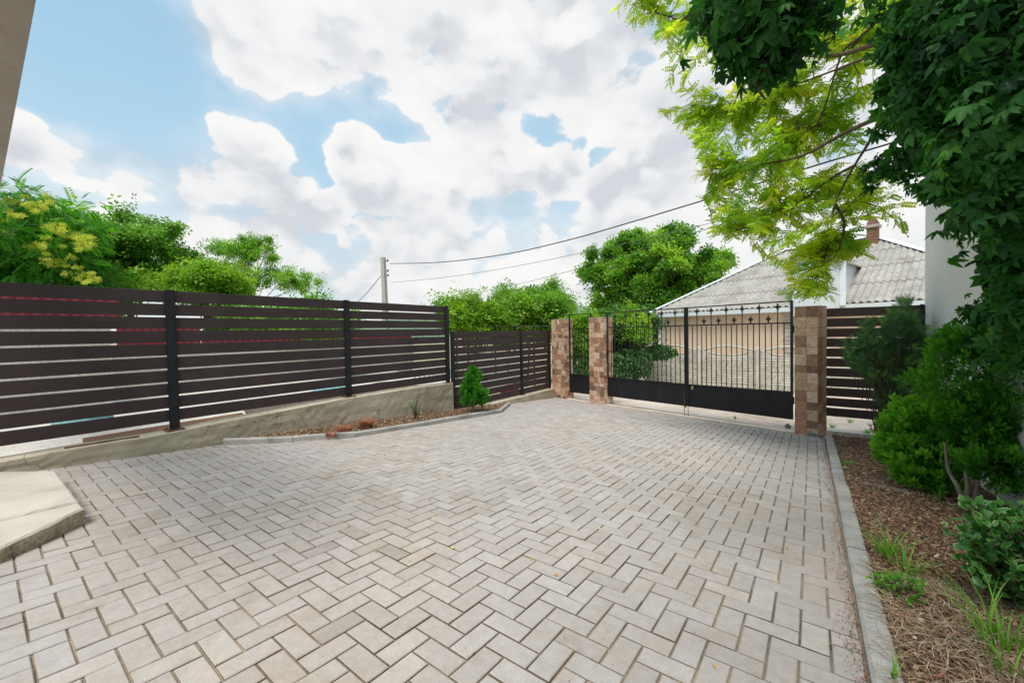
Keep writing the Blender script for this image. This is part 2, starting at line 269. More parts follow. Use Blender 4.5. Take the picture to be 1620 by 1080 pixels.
# ---------------------------------------------------------------- object helpers
def tag(o, label=None, cat=None, group=None, kind=None):
    if label: o['label'] = label
    if cat: o['category'] = cat
    if group: o['group'] = group
    if kind: o['kind'] = kind
    return o
def empty(name, loc=(0, 0, 0), rz=0, label=None, cat=None, group=None, kind=None):
    o = bpy.data.objects.new(name, None); col.objects.link(o); o.location = loc; o.rotation_euler = (0, 0, rz)
    o.empty_display_size = .2
    return tag(o, label, cat, group, kind)
class MB:
    """collects polygons; build() links ONE mesh object (vertices given in the parent's local space)"""
    def __init__(s): s.v, s.f, s.m, s.t = [], [], [], []; s.sm = False
    def add(s, vs, fs, mi=0, tint=.5):
        b = len(s.v); s.v += [tuple(map(float, p)) for p in vs]; s.t += [tint] * len(vs)
        for f in fs: s.f.append([b + i for i in f]); s.m.append(mi)
    def box(s, c, size, rz=0, mi=0, tint=.5, bev=0, rot=None):
        hx, hy, hz = size[0] / 2, size[1] / 2, size[2] / 2; cr, sr = cos(rz), sin(rz)
        def T(x, y, z):
            if rot is not None:
                p = rot @ Vector((x, y, z)); return (c[0] + p[0], c[1] + p[1], c[2] + p[2])
            return (c[0] + x * cr - y * sr, c[1] + x * sr + y * cr, c[2] + z)
        if bev <= 0:
            vs = [T(x, y, z) for z in (-hz, hz) for (x, y) in ((-hx, -hy), (hx, -hy), (hx, hy), (-hx, hy))]
            s.add(vs, [(3, 2, 1, 0), (4, 5, 6, 7), (0, 1, 5, 4), (1, 2, 6, 5), (2, 3, 7, 6), (3, 0, 4, 7)], mi, tint)
        else:
            b = min(bev, hx * .9, hy * .9, hz * .9); vs = []
            for z, i in ((-hz, b), (-hz + b, 0), (hz - b, 0), (hz, b)):
                vs += [T(x, y, z) for (x, y) in ((-hx + i, -hy + i), (hx - i, -hy + i), (hx - i, hy - i), (-hx + i, hy - i))]
            fs = [(3, 2, 1, 0), (12, 13, 14, 15)]
            for k in range(3):
                for j in range(4): a = k * 4 + j; d = k * 4 + (j + 1) % 4; fs.append((a, d, d + 4, a + 4))
            s.add(vs, fs, mi, tint)
    def tube(s, pts, rad, n=6, mi=0, tint=.5, cap=True):
        pts = [Vector(p) for p in pts]; rad = rad if hasattr(rad, '__len__') else [rad] * len(pts)
        vs = []; ref = None
        for i, p in enumerate(pts):
            d = (pts[min(i + 1, len(pts) - 1)] - pts[max(i - 1, 0)]).normalized()
            if ref is None: ref = Vector((0, 0, 1)) if abs(d.z) < .9 else Vector((1, 0, 0))
            a = d.cross(ref); 
            if a.length < 1e-5: a = d.cross(Vector((0, 1, 0)))
            a.normalize(); b = d.cross(a)
            for k in range(n):
                t = 2 * pi * k / n; vs.append(p + a * (rad[i] * cos(t)) + b * (rad[i] * sin(t)))
        fs = []
        for i in range(len(pts) - 1):
            for k in range(n): fs.append((i * n + k, i * n + (k + 1) % n, (i + 1) * n + (k + 1) % n, (i + 1) * n + k))
        if cap: fs.append(tuple(range(n))[::-1]); fs.append(tuple((len(pts) - 1) * n + k for k in range(n)))
        s.add(vs, fs, mi, tint)
    def prism(s, poly, z0, z1, mi=0, tint=.5, side_mi=None):
        n = len(poly); f0 = z0 if callable(z0) else (lambda x, y: z0); f1 = z1 if callable(z1) else (lambda x, y: z1)
        vs = [(x, y, f0(x, y)) for x, y in poly] + [(x, y, f1(x, y)) for x, y in poly]
        s.add(vs, [tuple(range(n))[::-1], tuple(range(n, 2 * n))], mi, tint)
        b = len(s.v) - 2 * n
        for i in range(n):
            s.f.append([b + i, b + (i + 1) % n, b + n + (i + 1) % n, b + n + i]); s.m.append(mi if side_mi is None else side_mi)
    def mesh(s, name, mats):
        me = bpy.data.meshes.new(name); me.from_pydata(s.v, [], s.f)
        for m in (mats if isinstance(mats, (list, tuple)) else [mats]): me.materials.append(m)
        if any(s.m): me.polygons.foreach_set('material_index', s.m)
        a = me.attributes.new('tint', 'FLOAT', 'POINT'); a.data.foreach_set('value', s.t)
        if s.sm: me.polygons.foreach_set('use_smooth', [True] * len(s.f))
        me.update(); return me
    def build(s, name, mats, parent=None, loc=None, **kw):
        o = bpy.data.objects.new(name, s.mesh(name, mats)); col.objects.link(o)
        if parent is not None: o.parent = parent
        if loc is not None: o.location = loc
        return tag(o, **kw)
def link_mesh(name, me, parent=None, loc=(0, 0, 0), rot=(0, 0, 0), **kw):
    o = bpy.data.objects.new(name, me); col.objects.link(o)
    if parent is not None: o.parent = parent
    o.location = loc; o.rotation_euler = rot
    return tag(o, **kw)
def one_box(name, c, size, mat, parent=None, rz=0, bev=0, tint=.5, **kw):
    b = MB(); b.box((0, 0, 0), size, 0, 0, tint, bev); o = b.build(name, mat, parent, c, **kw); o.rotation_euler = (0, 0, rz); return o

# ---- foliage: templates baked with numpy
def tri_template(kind):
    V, F, T = [], [], []
    def leaflet(o, d, n, ln, w, dt=0, fold=.25):
        o, d, n = np.array(o, float), np.array(d, float), np.array(n, float); d /= np.linalg.norm(d); s = np.cross(d, n); s /= np.linalg.norm(s); n = np.cross(s, d)
        b = len(V)
        pts = [o, o + d * ln * .35 + s * w * .5 + n * w * fold, o + d * ln * .35 - s * w * .5 + n * w * fold,
               o + d * ln * .72 + s * w * .38 + n * w * fold * .6 - n * ln * .04, o + d * ln * .72 - s * w * .38 + n * w * fold * .6 - n * ln * .04, o + d * ln - n * ln * .12, o + d * ln * .5]
        V.extend(pts); T.extend([dt] * 7)
        F.extend([(b, b + 1, b + 6), (b, b + 6, b + 2), (b + 6, b + 1, b + 3), (b + 6, b + 4, b + 2), (b + 6, b + 3, b + 5), (b + 6, b + 5, b + 4)])
    def quad(o, d, n, ln, w, dt=0):
        o, d, n = np.array(o, float), np.array(d, float), np.array(n, float); d /= np.linalg.norm(d); s = np.cross(d, n); s /= (np.linalg.norm(s) + 1e-9)
        b = len(V); V.extend([o, o + d * ln * .5 + s * w * .5, o + d * ln, o + d * ln * .5 - s * w * .5]); T.extend([dt] * 4)
        F.extend([(b, b + 1, b + 2), (b, b + 2, b + 3)])
    if kind == 'simple': leaflet((0, 0, 0), (0, 1, 0), (0, 0, 1), 1, .5)
    elif kind == 'diamond': quad((0, 0, 0), (0, 1, 0), (0, 0, 1), 1, .55)
    elif kind == 'cluster':        # far foliage: five small leaves round a point
        for k in range(5):
            a = k * 2.4; quad((.25 * cos(a), .25 * sin(a), .1 * (k % 2)), (cos(a), sin(a), .3 * sin(3 * a)), (sin(a * 2) * .5, .3, 1), .62, .34, .08 * ((k * 7) % 3 - 1))
    elif kind == 'pinnate':
        n = 5
        for i in range(n):
            t = .12 + .8 * i / n; z = -.25 * t * t
            for s in (-1, 1): leaflet((0, t, z), (s, .35, -.12), (0, -.2, 1), .27 * (1 - .3 * abs(t - .45)), .185, .07 * (((i * 5 + s) % 3) - 1), .12)
        leaflet((0, .93, -.22), (0, 1, -.2), (0, 0, 1), .21, .14)
        V.extend([np.array((-.006, 0, 0)), np.array((.006, 0, 0)), np.array((0, .95, -.23))]); b = len(V) - 3; F.append((b, b + 1, b + 2)); T.extend([-.2] * 3)
    elif kind == 'pinnatefar':
        for i in range(7):
            t = .1 + .8 * i / 7; z = -.25 * t * t
            for s in (-1, 1): quad((0, t, z), (s, .5, -.1), (0, -.2, 1), .3 * (1 - .5 * abs(t - .4)), .10, .06 * (((i * 5 + s) % 3) - 1))
    elif kind == 'palm':
        for k, (a, ln) in enumerate(((0, 1), (.75, .92), (-.75, .92), (1.5, .68), (-1.5, .68))):
            leaflet((0, 0, 0), (sin(a), cos(a), -.15 - .15 * abs(a)), (0, .1 * k, 1), ln, ln * .42, .06 * ((k * 2) % 3 - 1))
    elif kind == 'frond':          # thuja spray: flat, branching
        for i in range(8):
            t = i / 8; off = .04 * math.sin(i * 5)
            for s in (-1, 1): quad((0, t * .82, 0), (s * (.7 + off), .9, .12 * s), (0, .25 * s, 1), .40 * (1 - .55 * t), .075, .14 * t)
        quad((0, 0, 0), (0, 1, 0), (0, 0, 1), 1, .08, .25)
        quad((0, 0, 0), (0, 1, 0), (1, 0, 0), 1, .07, .1)
    elif kind == 'needles':
        for i in range(11):
            t = i / 11
            for s in (-1, 1): quad((0, t, 0), (s * .9, .5, .35 * ((i % 3) - 1)), (0, 0, 1), .3 * (1 - .3 * t), .055, .1 * t)
        quad((0, 0, 0), (0, 1, 0), (0, 0, 1), 1, .035, -.2)
    elif kind == 'varieg':         # leaf with a pale rim: rim verts carry a high tint offset
        o = len(V)
        rim = [(0, 0), (.26, .28), (.27, .6), (0, 1), (-.27, .6), (-.26, .28)]; inn = [(0, .1), (.17, .32), (.17, .58), (0, .86), (-.17, .58), (-.17, .32)]
        for x, y in rim: V.append(np.array((x, y, .1 * abs(x) * 3 - .1 * y * y))); T.append(.36)
        for x, y in inn: V.append(np.array((x * .75, y, .04 - .1 * y * y))); T.append(0)
        for i in range(6):
            j = (i + 1) % 6; F.append((o + i, o + j, o + 6 + j)); F.append((o + i, o + 6 + j, o + 6 + i))
        F.extend([(o + 6, o + 7, o + 11), (o + 7, o + 8, o + 11), (o + 8, o + 10, o + 11), (o + 8, o + 9, o + 10)])
    return np.array(V), np.array(F, int), np.array(T)
TPL = {k: tri_template(k) for k in ('simple', 'diamond', 'cluster', 'pinnate', 'pinnatefar', 'palm', 'frond', 'needles', 'varieg')}
def bake(name, tpl, P, D, Nn, S, tint, mat, parent=None, origin=(0, 0, 0), tri_tint=True, **kw):
    """one mesh holding len(P) copies of a leaf template; P points, D axis, Nn normal, S scale"""
    V, F, T = TPL[tpl]; n = len(P)
    D = D / (np.linalg.norm(D, axis=1, keepdims=True) + 1e-9)
    X = np.cross(D, Nn); X /= (np.linalg.norm(X, axis=1, keepdims=True) + 1e-9); Z = np.cross(X, D)
    W = P[:, None, :] - np.array(origin) + S[:, None, None] * (V[None, :, 0:1] * X[:, None, :] + V[None, :, 1:2] * D[:, None, :] + V[None, :, 2:3] * Z[:, None, :])
    W = W.reshape(-1, 3); Fa = (F[None] + (np.arange(n) * len(V))[:, None, None]).reshape(-1, 3)
    tt = np.clip(tint[:, None] + T[None], 0, 1).reshape(-1)
    me = bpy.data.meshes.new(name); me.vertices.add(len(W)); me.vertices.foreach_set('co', W.ravel().astype(np.float32))
    me.loops.add(len(Fa) * 3); me.loops.foreach_set('vertex_index', Fa.ravel().astype(np.int32))
    me.polygons.add(len(Fa)); me.polygons.foreach_set('loop_start', (np.arange(len(Fa)) * 3).astype(np.int32))
    me.update(calc_edges=True)
    a = me.attributes.new('tint', 'FLOAT', 'POINT'); a.data.foreach_set('value', tt.astype(np.float32))
    me.materials.append(mat)
    o = bpy.data.objects.new(name, me); col.objects.link(o)
    if parent is not None: o.parent = parent
    global TRIS; TRIS += len(Fa)
    return tag(o, **kw)
TRIS = 0
def rnd_dir(n):
    v = RNG.normal(size=(n, 3)); return v / np.linalg.norm(v, axis=1, keepdims=True)
def shell(clumps, per_m2=None, inner=.55, lump=.18, hollow_bottom=False):
    """points and outward directions near the surface of several lumpy ellipsoids; (cx,cy,cz,rx,ry,rz,n)"""
    Ps, Os = [], []
    for c in clumps:
        cx, cy, cz, rx, ry, rz, n = c; n = int(n); d = rnd_dir(n)
        r = 1 - (1 - inner) * RNG.random(n) ** 1.6
        ph = RNG.random(6) * 6.28
        bumpy = 1 + lump * (np.sin(d[:, 0] * 5 + ph[0]) * np.sin(d[:, 1] * 5 + ph[1]) + np.sin(d[:, 2] * 7 + ph[2]) * np.sin(d[:, 0] * 8 + ph[3]) * .8)
        r = r * bumpy
        Ps.append(np.array([cx, cy, cz]) + d * r[:, None] * np.array([rx, ry, rz])); Os.append(d)
    return np.vstack(Ps), np.vstack(Os)
def clump_pts(centre, rad, k, sub, n):
    """crown as many small leaf clumps with gaps: k sub-clumps inside an ellipsoid"""
    c = np.array(centre, float); r = np.array(rad, float); out = []
    d = rnd_dir(k); rr = RNG.random(k) ** .45 * np.where(RNG.random(k) < .22, 1.22, .98); cs = c + d * rr[:, None] * r
    for p in cs:
        s = sub * (0.6 + .8 * RNG.random()); out.append((p[0], p[1], p[2], s, s, s * .7, n))
    return out, cs
def ptint(P, base=.5, amp=.25, freq=2.0, jit=.18):
    ph = RNG.random(3) * 6
    return np.clip(base + amp * np.sin(P[:, 0] * freq + ph[0]) * np.sin(P[:, 1] * freq * 1.1 + ph[1]) * np.sin(P[:, 2] * freq * 1.3 + ph[2]) * 1.5 + RNG.normal(size=len(P)) * jit, 0, 1)
def wb(mb, name, mats, root=None, org=None, **kw):
    """build from world-space vertices; origin at org (default: centre), parented to root (an unrotated Empty or object)"""
    v = np.array(mb.v); o = np.array(org if org is not None else [(v[:, 0].min() + v[:, 0].max()) / 2, (v[:, 1].min() + v[:, 1].max()) / 2, v[:, 2].min()], float)
    mb.v = [tuple(p) for p in (v - o)]
    base = np.array([0, 0, 0.])
    q = root
    while q is not None: base = base + np.array(q.location); q = q.parent
    return mb.build(name, mats, root, tuple(o - base), **kw)

# ================================================================ SETTING
# outside ground: a sheet to the horizon; follows the yard's fall, levels out beyond the road, raised yard next door
def sstep(a, b, x):
    t = np.clip((x - a) / (b - a), 0, 1); return t * t * (3 - 2 * t)
def ground_h(x, y):
    z = -0.03 + GX * np.clip(x, -30, 30) + GY * np.clip(y, -20, 20.5)
    z = z - 0.10 * (y < 9.0) * sstep(-6.2, -5.9, x) - 0.9 * (y < 8.5) * (1 - sstep(-6.1, -5.9, x)) * sstep(-34, -30, x)
    r = np.hypot(x, y - 10); z = z - sstep(45, 140, r) * 3.0
    return z
def build_ground():
    xs = np.unique(np.concatenate([np.linspace(-1500, -60, 14), np.linspace(-60, -8, 40), np.linspace(-8, 8, 60), np.linspace(8, 60, 30), np.linspace(60, 1500, 14)]))
    ys = np.unique(np.concatenate([np.linspace(-1500, -20, 12), np.linspace(-20, 0, 16), np.linspace(0, 24, 90), np.linspace(24, 90, 30), np.linspace(90, 1500, 16)]))
    Xg, Yg = np.meshgrid(xs, ys); Zg = ground_h(Xg, Yg)
    rough = .012 * np.sin(Xg * 3.1 + Yg) * np.sin(Yg * 4.3) * (np.abs(Xg) < 15)
    Zg = Zg + rough
    nx = len(xs); v = np.stack([Xg.ravel(), Yg.ravel(), Zg.ravel()], 1).tolist()
    f = [(j * nx + i, j * nx + i + 1, (j + 1) * nx + i + 1, (j + 1) * nx + i) for j in range(len(ys) - 1) for i in range(nx - 1)]
    mb = MB(); mb.add(v, f); o = mb.build('ground', M['earth'], kind='structure')
    return o
build_ground()
# gate line (front faces of the pillars)
GA, GB = np.array([-4.456, 9.192]), np.array([-0.195, 7.70])
gdir = (GB - GA) / np.linalg.norm(GB - GA); gnor = np.array([gdir[1], -gdir[0]])      # towards the yard
gang = math.atan2(gdir[1], gdir[0])
def gl(s, off=0.0): return GA + gdir * s + gnor * off
# road beyond the gate: raised cells of crumbling concrete and a smooth strip by the gate
def build_road():
    mb = MB(); pts = []
    nx, ny = 60, 44
    for j in range(ny + 1):
        for i in range(nx + 1):
            x = -9 + 17 * i / nx; t = j / ny
            y0 = 8.0 + (x + 1) * (-.35) if x < -.2 else 7.72
            y = (y0 - .06) + t * (17.0 - y0)
            z = gz(x, y) - .012 + (.014 * math.sin(x * 5 + y * 3) * math.sin(y * 6.3 - x) if j > 1 else 0)
            pts.append((x, y, z))
    mb.add(pts, [(j * (nx + 1) + i, j * (nx + 1) + i + 1, (j + 1) * (nx + 1) + i + 1, (j + 1) * (nx + 1) + i) for j in range(ny) for i in range(nx)])
    mb.build('road', M['road'], kind='structure')
    mb = MB(); s0, s1 = -1.35, 4.62                    # threshold strip under the gates
    def q(s, off, dz): p = gl(s, off); return (p[0], p[1], gz(*p) + dz)
    n = 30; vs = []
    for k in range(n + 1):
        s = s0 + (s1 - s0) * k / n; w = .005 * math.sin(k * 1.7)
        vs += [q(s, .0 + w, -.05), q(s, .0 + w, .014), q(s, -.34 + 3 * w, .018), q(s, -.34 + 3 * w, -.06)]
    mb.add(vs, [(k * 4 + a, k * 4 + a + 1, k * 4 + a + 5, k * 4 + a + 4) for k in range(n) for a in range(3)])
    wb(mb, 'threshold', M['threshold'], kind='structure')
build_road()
# neighbour's raised yard left of the fence
mb = MB(); poly = [(-6.06, -6), (-6.06, 5.7), (-6.3, 7.4), (-11, 9), (-30, 12), (-30, -6)]
mb.prism(poly, -1.6, lambda x, y: -0.10 + .015 * max(-30, x + 6)); mb.build('neighbour_yard', M['yard'], kind='structure')

# ---- pavement: sand bed, pavers as parts (the nearest 300), the rest joined
LO = np.array([0.0632, 1.9727]); LX, LY = .101007, .098763
def pbed():
    mb = MB(); nx, ny = 30, 60
    P = []
    for j in range(ny + 1):
        for i in range(nx + 1):
            x = -5.81 + (5.99) * i / nx; yt = GA[1] + (x - GA[0]) * gdir[1] / gdir[0] - .012; y = -3 + (yt + 3) * j / ny
            P.append((x, y, gz(x, y) - .0105 + .0028 * math.sin(x * 7 + y * 3) * math.sin(y * 9 - x * 4)))
    mb.add(P, [(j * (nx + 1) + i, j * (nx + 1) + i + 1, (j + 1) * (nx + 1) + i + 1, (j + 1) * (nx + 1) + i) for j in range(ny) for i in range(nx)])
    return mb.build('pavement', M['joint'], kind='structure')
pavement = pbed()
def clip(poly, a, b, c):        # keep a*x+b*y<=c
    out = []
    for i in range(len(poly)):
        p, q = poly[i], poly[(i + 1) % len(poly)]; dp, dq = a * p[0] + b * p[1] - c, a * q[0] + b * q[1] - c
        if dp <= 0: out.append(p)
        if (dp < 0 < dq) or (dq < 0 < dp): t = dp / (dp - dq); out.append((p[0] + (q[0] - p[0]) * t, p[1] + (q[1] - p[1]) * t))
    return out
def inset(poly, d):
    n = len(poly); out = []
    for i in range(n):
        p0, p1, p2 = np.array(poly[i - 1]), np.array(poly[i]), np.array(poly[(i + 1) % n])
        e1 = (p1 - p0) / (np.linalg.norm(p1 - p0) + 1e-9); e2 = (p2 - p1) / (np.linalg.norm(p2 - p1) + 1e-9)
        n1, n2 = np.array([-e1[1], e1[0]]), np.array([-e2[1], e2[0]]); b = n1 + n2; L2 = b @ b
        out.append(tuple(p1 + b * (2 * d / max(L2, .5))))
    return out
def paver_geo(mb, poly, z, dz, tx, ty, tint):
    """poly ccw outer outline of a paver top; bevelled; z(x,y) base plane"""
    n = len(poly); cx = sum(p[0] for p in poly) / n; cy = sum(p[1] for p in poly) / n
    top = inset(poly, .0032); zz = lambda p, e: z(*p) + dz + e + tx * (p[0] - cx) + ty * (p[1] - cy)
    vs = [(p[0], p[1], zz(p, -.035)) for p in poly] + [(p[0], p[1], zz(p, -.0034)) for p in poly] + [(p[0], p[1], zz(p, 0)) for p in top]
    fs = [tuple(range(2 * n, 3 * n))]
    for r in range(2):
        for i in range(n): j = (i + 1) % n; fs.append((r * n + i, r * n + j, (r + 1) * n + j, (r + 1) * n + i))
    mb.add(vs, fs, 0, tint); mb.m[-2 * n:-n] = [1] * n      # sides carry the sand and dirt of the joints
def build_pavers():
    jobs = []
    gn = np.array([-gdir[1], gdir[0]]); gc = gn @ GA - .012
    for k in range(-60, 90):
        for mm in range(-30, 31):
            for kind in (0, 1):
                if kind == 0: x0, x1, y0, y1 = -2 - k + 4 * mm, -k + 4 * mm, k - 1, k
                else: x0, x1, y0, y1 = -1 - k + 4 * mm, -k + 4 * mm, k, k + 2
                X0, X1 = LO[0] + x0 * LX, LO[0] + x1 * LX; Y0, Y1 = LO[1] + y0 * LY, LO[1] + y1 * LY
                if X1 < -5.8 or X0 > .165 or Y1 < -2.6 or Y0 > 10.2: continue
                g = .0034 + .0013 * random.random(); p = [(X0 + g, Y0 + g), (X1 - g, Y0 + g), (X1 - g, Y1 - g), (X0 + g, Y1 - g)]
                for a, b, c in ((1, 0, .163), (-1, 0, 5.797), (gn[0], gn[1], gc)): p = clip(p, a, b, c) if len(p) > 2 else p
                if len(p) < 3: continue
                ar = abs(sum(p[i][0] * p[(i + 1) % len(p)][1] - p[(i + 1) % len(p)][0] * p[i][1] for i in range(len(p)))) / 2
                if ar < .0012: continue
                q = [p[0]]
                for t in p[1:]:
                    if math.hypot(t[0] - q[-1][0], t[1] - q[-1][1]) > .004: q.append(t)
                if math.hypot(q[0][0] - q[-1][0], q[0][1] - q[-1][1]) < .004: q.pop()
                if len(q) < 3: continue
                full = len(q) == 4 and ar > .0175
                cx, cy = (X0 + X1) / 2, (Y0 + Y1) / 2
                c = R3.T @ np.array([cx, cy, gz(cx, cy) - HC]); u = v = -1e4
                if c[2] > .3: u, v = c[0] / c[2] * FPX + 810, c[1] / c[2] * FPX + 540
                vis = -30 < u < 1650 and v < 1110
                hid = (cx < -3.5 and cy < .4)
                jobs.append((c[2] if vis and not hid and c[2] > .3 else 1e9, full, kind, q, cx, cy))
    jobs.sort(key=lambda j: j[0])
    variants = {}
    for kind in (0, 1):
        for vi in range(8):
            hx, hy = (LX - .0040, LY / 2 - .0040) if kind == 0 else (LX / 2 - .0040, LY - .0040)
            mb = MB(); paver_geo(mb, [(-hx, -hy), (hx, -hy), (hx, hy), (-hx, hy)], lambda x, y: GX * x + GY * y, 0, 0, 0, [.08, .25, .4, .5, .6, .72, .85, .97][vi])
            variants[kind, vi] = mb.mesh('paver', [M['paver'], M['joint']])
    rest = MB(); n = 0
    for Z, full, kind, q, cx, cy in jobs:
        dz, tx, ty = random.gauss(0, .0011), random.gauss(0, .007), random.gauss(0, .007); tint = min(1, max(0, random.gauss(.55, .22)))
        if full and Z < 1e8 and n < 300:
            link_mesh('paver', variants[kind, min(7, int(tint * 8))], pavement, (cx, cy, gz(cx, cy) + dz), (ty, -tx, random.gauss(0, .004))); n += 1
        else: paver_geo(rest, q, gz, dz, tx, ty, tint)
    rest.build('farther_pavers', [M['paver'], M['joint']], pavement, kind='stuff')
build_pavers()

# ---- right garden kerb
def kerb_run(root, pts, w, h, lens, mat=None):
    """kerb stones along a polyline of (x,y); butt-jointed, bevelled, following the fall of the yard"""
    for (a, b) in zip(pts[:-1], pts[1:]):
        a, b = np.array(a), np.array(b); L = np.linalg.norm(b - a); d = (b - a) / L; nrm = np.array([-d[1], d[0]]); n = max(1, round(L / lens)); s = L / n
        for i in range(n):
            p, q = a + d * (i * s + .003), a + d * ((i + 1) * s - .003); wz = random.gauss(0, .002)
            if random.random() < .5: q = q - d * random.random() * .006
            mb = MB(); sec = [(0, -.12), (0, h - .012), (.012, h), (w - .006, h), (w, h - .006), (w, -.12)]; vs = []; K = 4
            for k in range(K + 1):
                c = p + (q - p) * k / K
                for o, z in sec: e = c + nrm * o; vs.append((e[0], e[1], gz(c[0], c[1]) + z + wz + random.gauss(0, .0008)))
            m = len(sec); fs = [tuple(range(m)), tuple(range(K * m, K * m + m))[::-1]]
            for k in range(K):
                for j in range(m): fs.append((k * m + j, (k + 1) * m + j, (k + 1) * m + (j + 1) % m, k * m + (j + 1) % m))
            mb.add(vs, fs, 0, random.random()); wb(mb, 'kerb_stone', mat or M['kerb'], root)
rk = empty('garden_kerb', (.17, 2, gz(.17, 2)), label='straight grey concrete kerb between the paving and the mulched bed on the right', cat='kerb')
kerb_run(rk, [(.172, 7.62), (.172, 6.22)], .09, .022, .75); kerb_run(rk, [(.174, 6.2), (.172, 4.70)], .092, .026, .75)
kerb_run(rk, [(.178, 4.69), (.172, 3.16)], .096, .03, .77); kerb_run(rk, [(.174, 3.15), (.172, -.6)], .093, .028, .75)
LK = [(-5.75, 1.774), (-5.29, 2.391), (-4.995, 3.074), (-4.97, 4.434), (-4.99, 6.303), (-5.575, 7.372)]
lk = empty('bed_kerb', (-5, 4, gz(-5, 4)), label='low bent concrete kerb round the narrow bed at the foot of the left wall', cat='kerb')
kerb_run(lk, [(x - .0, y) for x, y in LK], .075, .07, .68)
# ---- beds
def bed(name, x0f, x1f, y0, y1, dz, nx=26, ny=90, amp=.012):
    mb = MB(); vs = []
    for j in range(ny + 1):
        y = y0 + (y1 - y0) * j / ny
        for i in range(nx + 1):
            x = x0f(y) + (x1f(y) - x0f(y)) * i / nx
            vs.append((x, y, gz(x, y) + dz + amp * (math.sin(x * 11 + y * 4) * math.sin(y * 9 - x * 3) + .6 * math.sin(x * 27) * math.sin(y * 31))))
    mb.add(vs, [(j * (nx + 1) + i, j * (nx + 1) + i + 1, (j + 1) * (nx + 1) + i + 1, (j + 1) * (nx + 1) + i) for j in range(ny) for i in range(nx)])
    mb.sm = True
    return mb.build(name, M['soil'], kind='structure')
bed('mulched_bed', lambda y: .255, lambda y: 1.29, -1.0, 7.93, .012)
def lkx(y):
    for (a, b) in zip(LK[:-1], LK[1:]):
        if a[1] <= y <= b[1]: return a[0] + (b[0] - a[0]) * (y - a[1]) / (b[1] - a[1]) - .04
    return -5.7
bed('narrow_bed', lambda y: -5.83, lkx, 1.80, 7.35, .045, 12, 60, .008)

# ---- left retaining wall (thing) and low wall under the second fence
def wall_mesh(x_face, x_back, ys, top, bot, amp=.006):
    mb = MB(); K = len(ys); rows = []
    nz = 7
    for y in ys:
        r = []
        for k in range(nz): t = k / (nz - 1); r.append((x_face + amp * math.sin(y * 7 + t * 9) * math.sin(y * 3.1 - t * 5) + random.gauss(0, amp * .3), y, bot(y) + (top(y) - .008 - bot(y)) * t))
        e = random.gauss(0, .003)
        r.append((x_face - .012 + e, y, top(y) + random.gauss(0, .002))); r.append(((x_face + x_back) / 2, y, top(y) + .004 + random.gauss(0, .002))); r.append((x_back, y, top(y))); r.append((x_back, y, bot(y)))
        rows += r
    m = nz + 4
    fs = [(k * m + j, (k + 1) * m + j, (k + 1) * m + j + 1, k * m + j + 1) for k in range(K - 1) for j in range(m - 1)]
    fs += [tuple(range(m)), tuple(range((K - 1) * m, K * m))[::-1]]
    mb.add(rows, fs); return mb
wtop = lambda y: float(np.interp(y, [-4, .1, .6, 1.1, 1.4, 1.75, 2.35, 3.4, 4.8, 5.76], [.07, .085, .095, .088, .098, .118, .136, .172, .176, .150]))
mb = wall_mesh(-5.80, -6.05, np.linspace(-3.5, 5.76, 110), wtop, lambda y: gz(-5.8, y) - .1)
wb(mb, 'retaining_wall', M['wall'], label='stained beige rendered retaining wall with cracks under the tall brown slat fence', cat='wall')
mb = wall_mesh(-5.72, -5.96, np.linspace(5.9, 9.66, 50), lambda y: -.445 + .004 * (y - 6), lambda y: gz(-5.8, y) - .1, .004)
wb(mb, 'low_wall', M['wall'], label='low rendered footing wall under the lower brown fence beside the brick-tiled pillar', cat='wall')
# ---- concrete doorstep
st = empty('concrete_step', (-4.3, 0, gz(-4.3, 0)), label='pale worn concrete step with a rough broken edge at the left of the paving', cat='step')
def slab_part(poly, top, name):
    mb = MB(); n = len(poly); cx = np.mean([p[0] for p in poly]); cy = np.mean([p[1] for p in poly])
    rings = []
    for (z, ins) in ((-.16, .0), (top - .035, .0), (top - .012, .004), (top, .016)):
        pp = inset(poly, ins) if ins else poly
        rings.append([(x + (random.gauss(0, .0025) if z < top - .001 else 0), y + (random.gauss(0, .0025) if z < top - .001 else 0), z) for x, y in pp])
    vs = sum(rings, []); mb.add(vs, [tuple(range(3 * n, 4 * n))], 0)
    for r in range(3):
        for i in range(n): j = (i + 1) % n; mb.f.append([r * n + i, r * n + j, (r + 1) * n + j, (r + 1) * n + i]); mb.m.append(1 if r < 2 else 0)
    wb(mb, name, [M['slab'], M['slabside']], st)
def dens(pts, closed=True, step=.05):
    out = []
    for i in range(len(pts)):
        a, b = np.array(pts[i]), np.array(pts[(i + 1) % len(pts)]); L = np.linalg.norm(b - a); k = max(1, int(L / step))
        for j in range(k): out.append(tuple(a + (b - a) * j / k))
    return out
slab_part(dens([(-4.012, -1.9), (-4.012, .40), (-5.12, .386), (-5.50, .09), (-5.78, -.1), (-5.78, -1.9)]), .062, 'slab')
slab_part(dens([(-3.15, -1.9), (-3.2, -.28), (-3.47, .055), (-3.66, .25), (-3.83, .405), (-3.988, .40), (-3.988, -1.9)]), .060, 'slab')

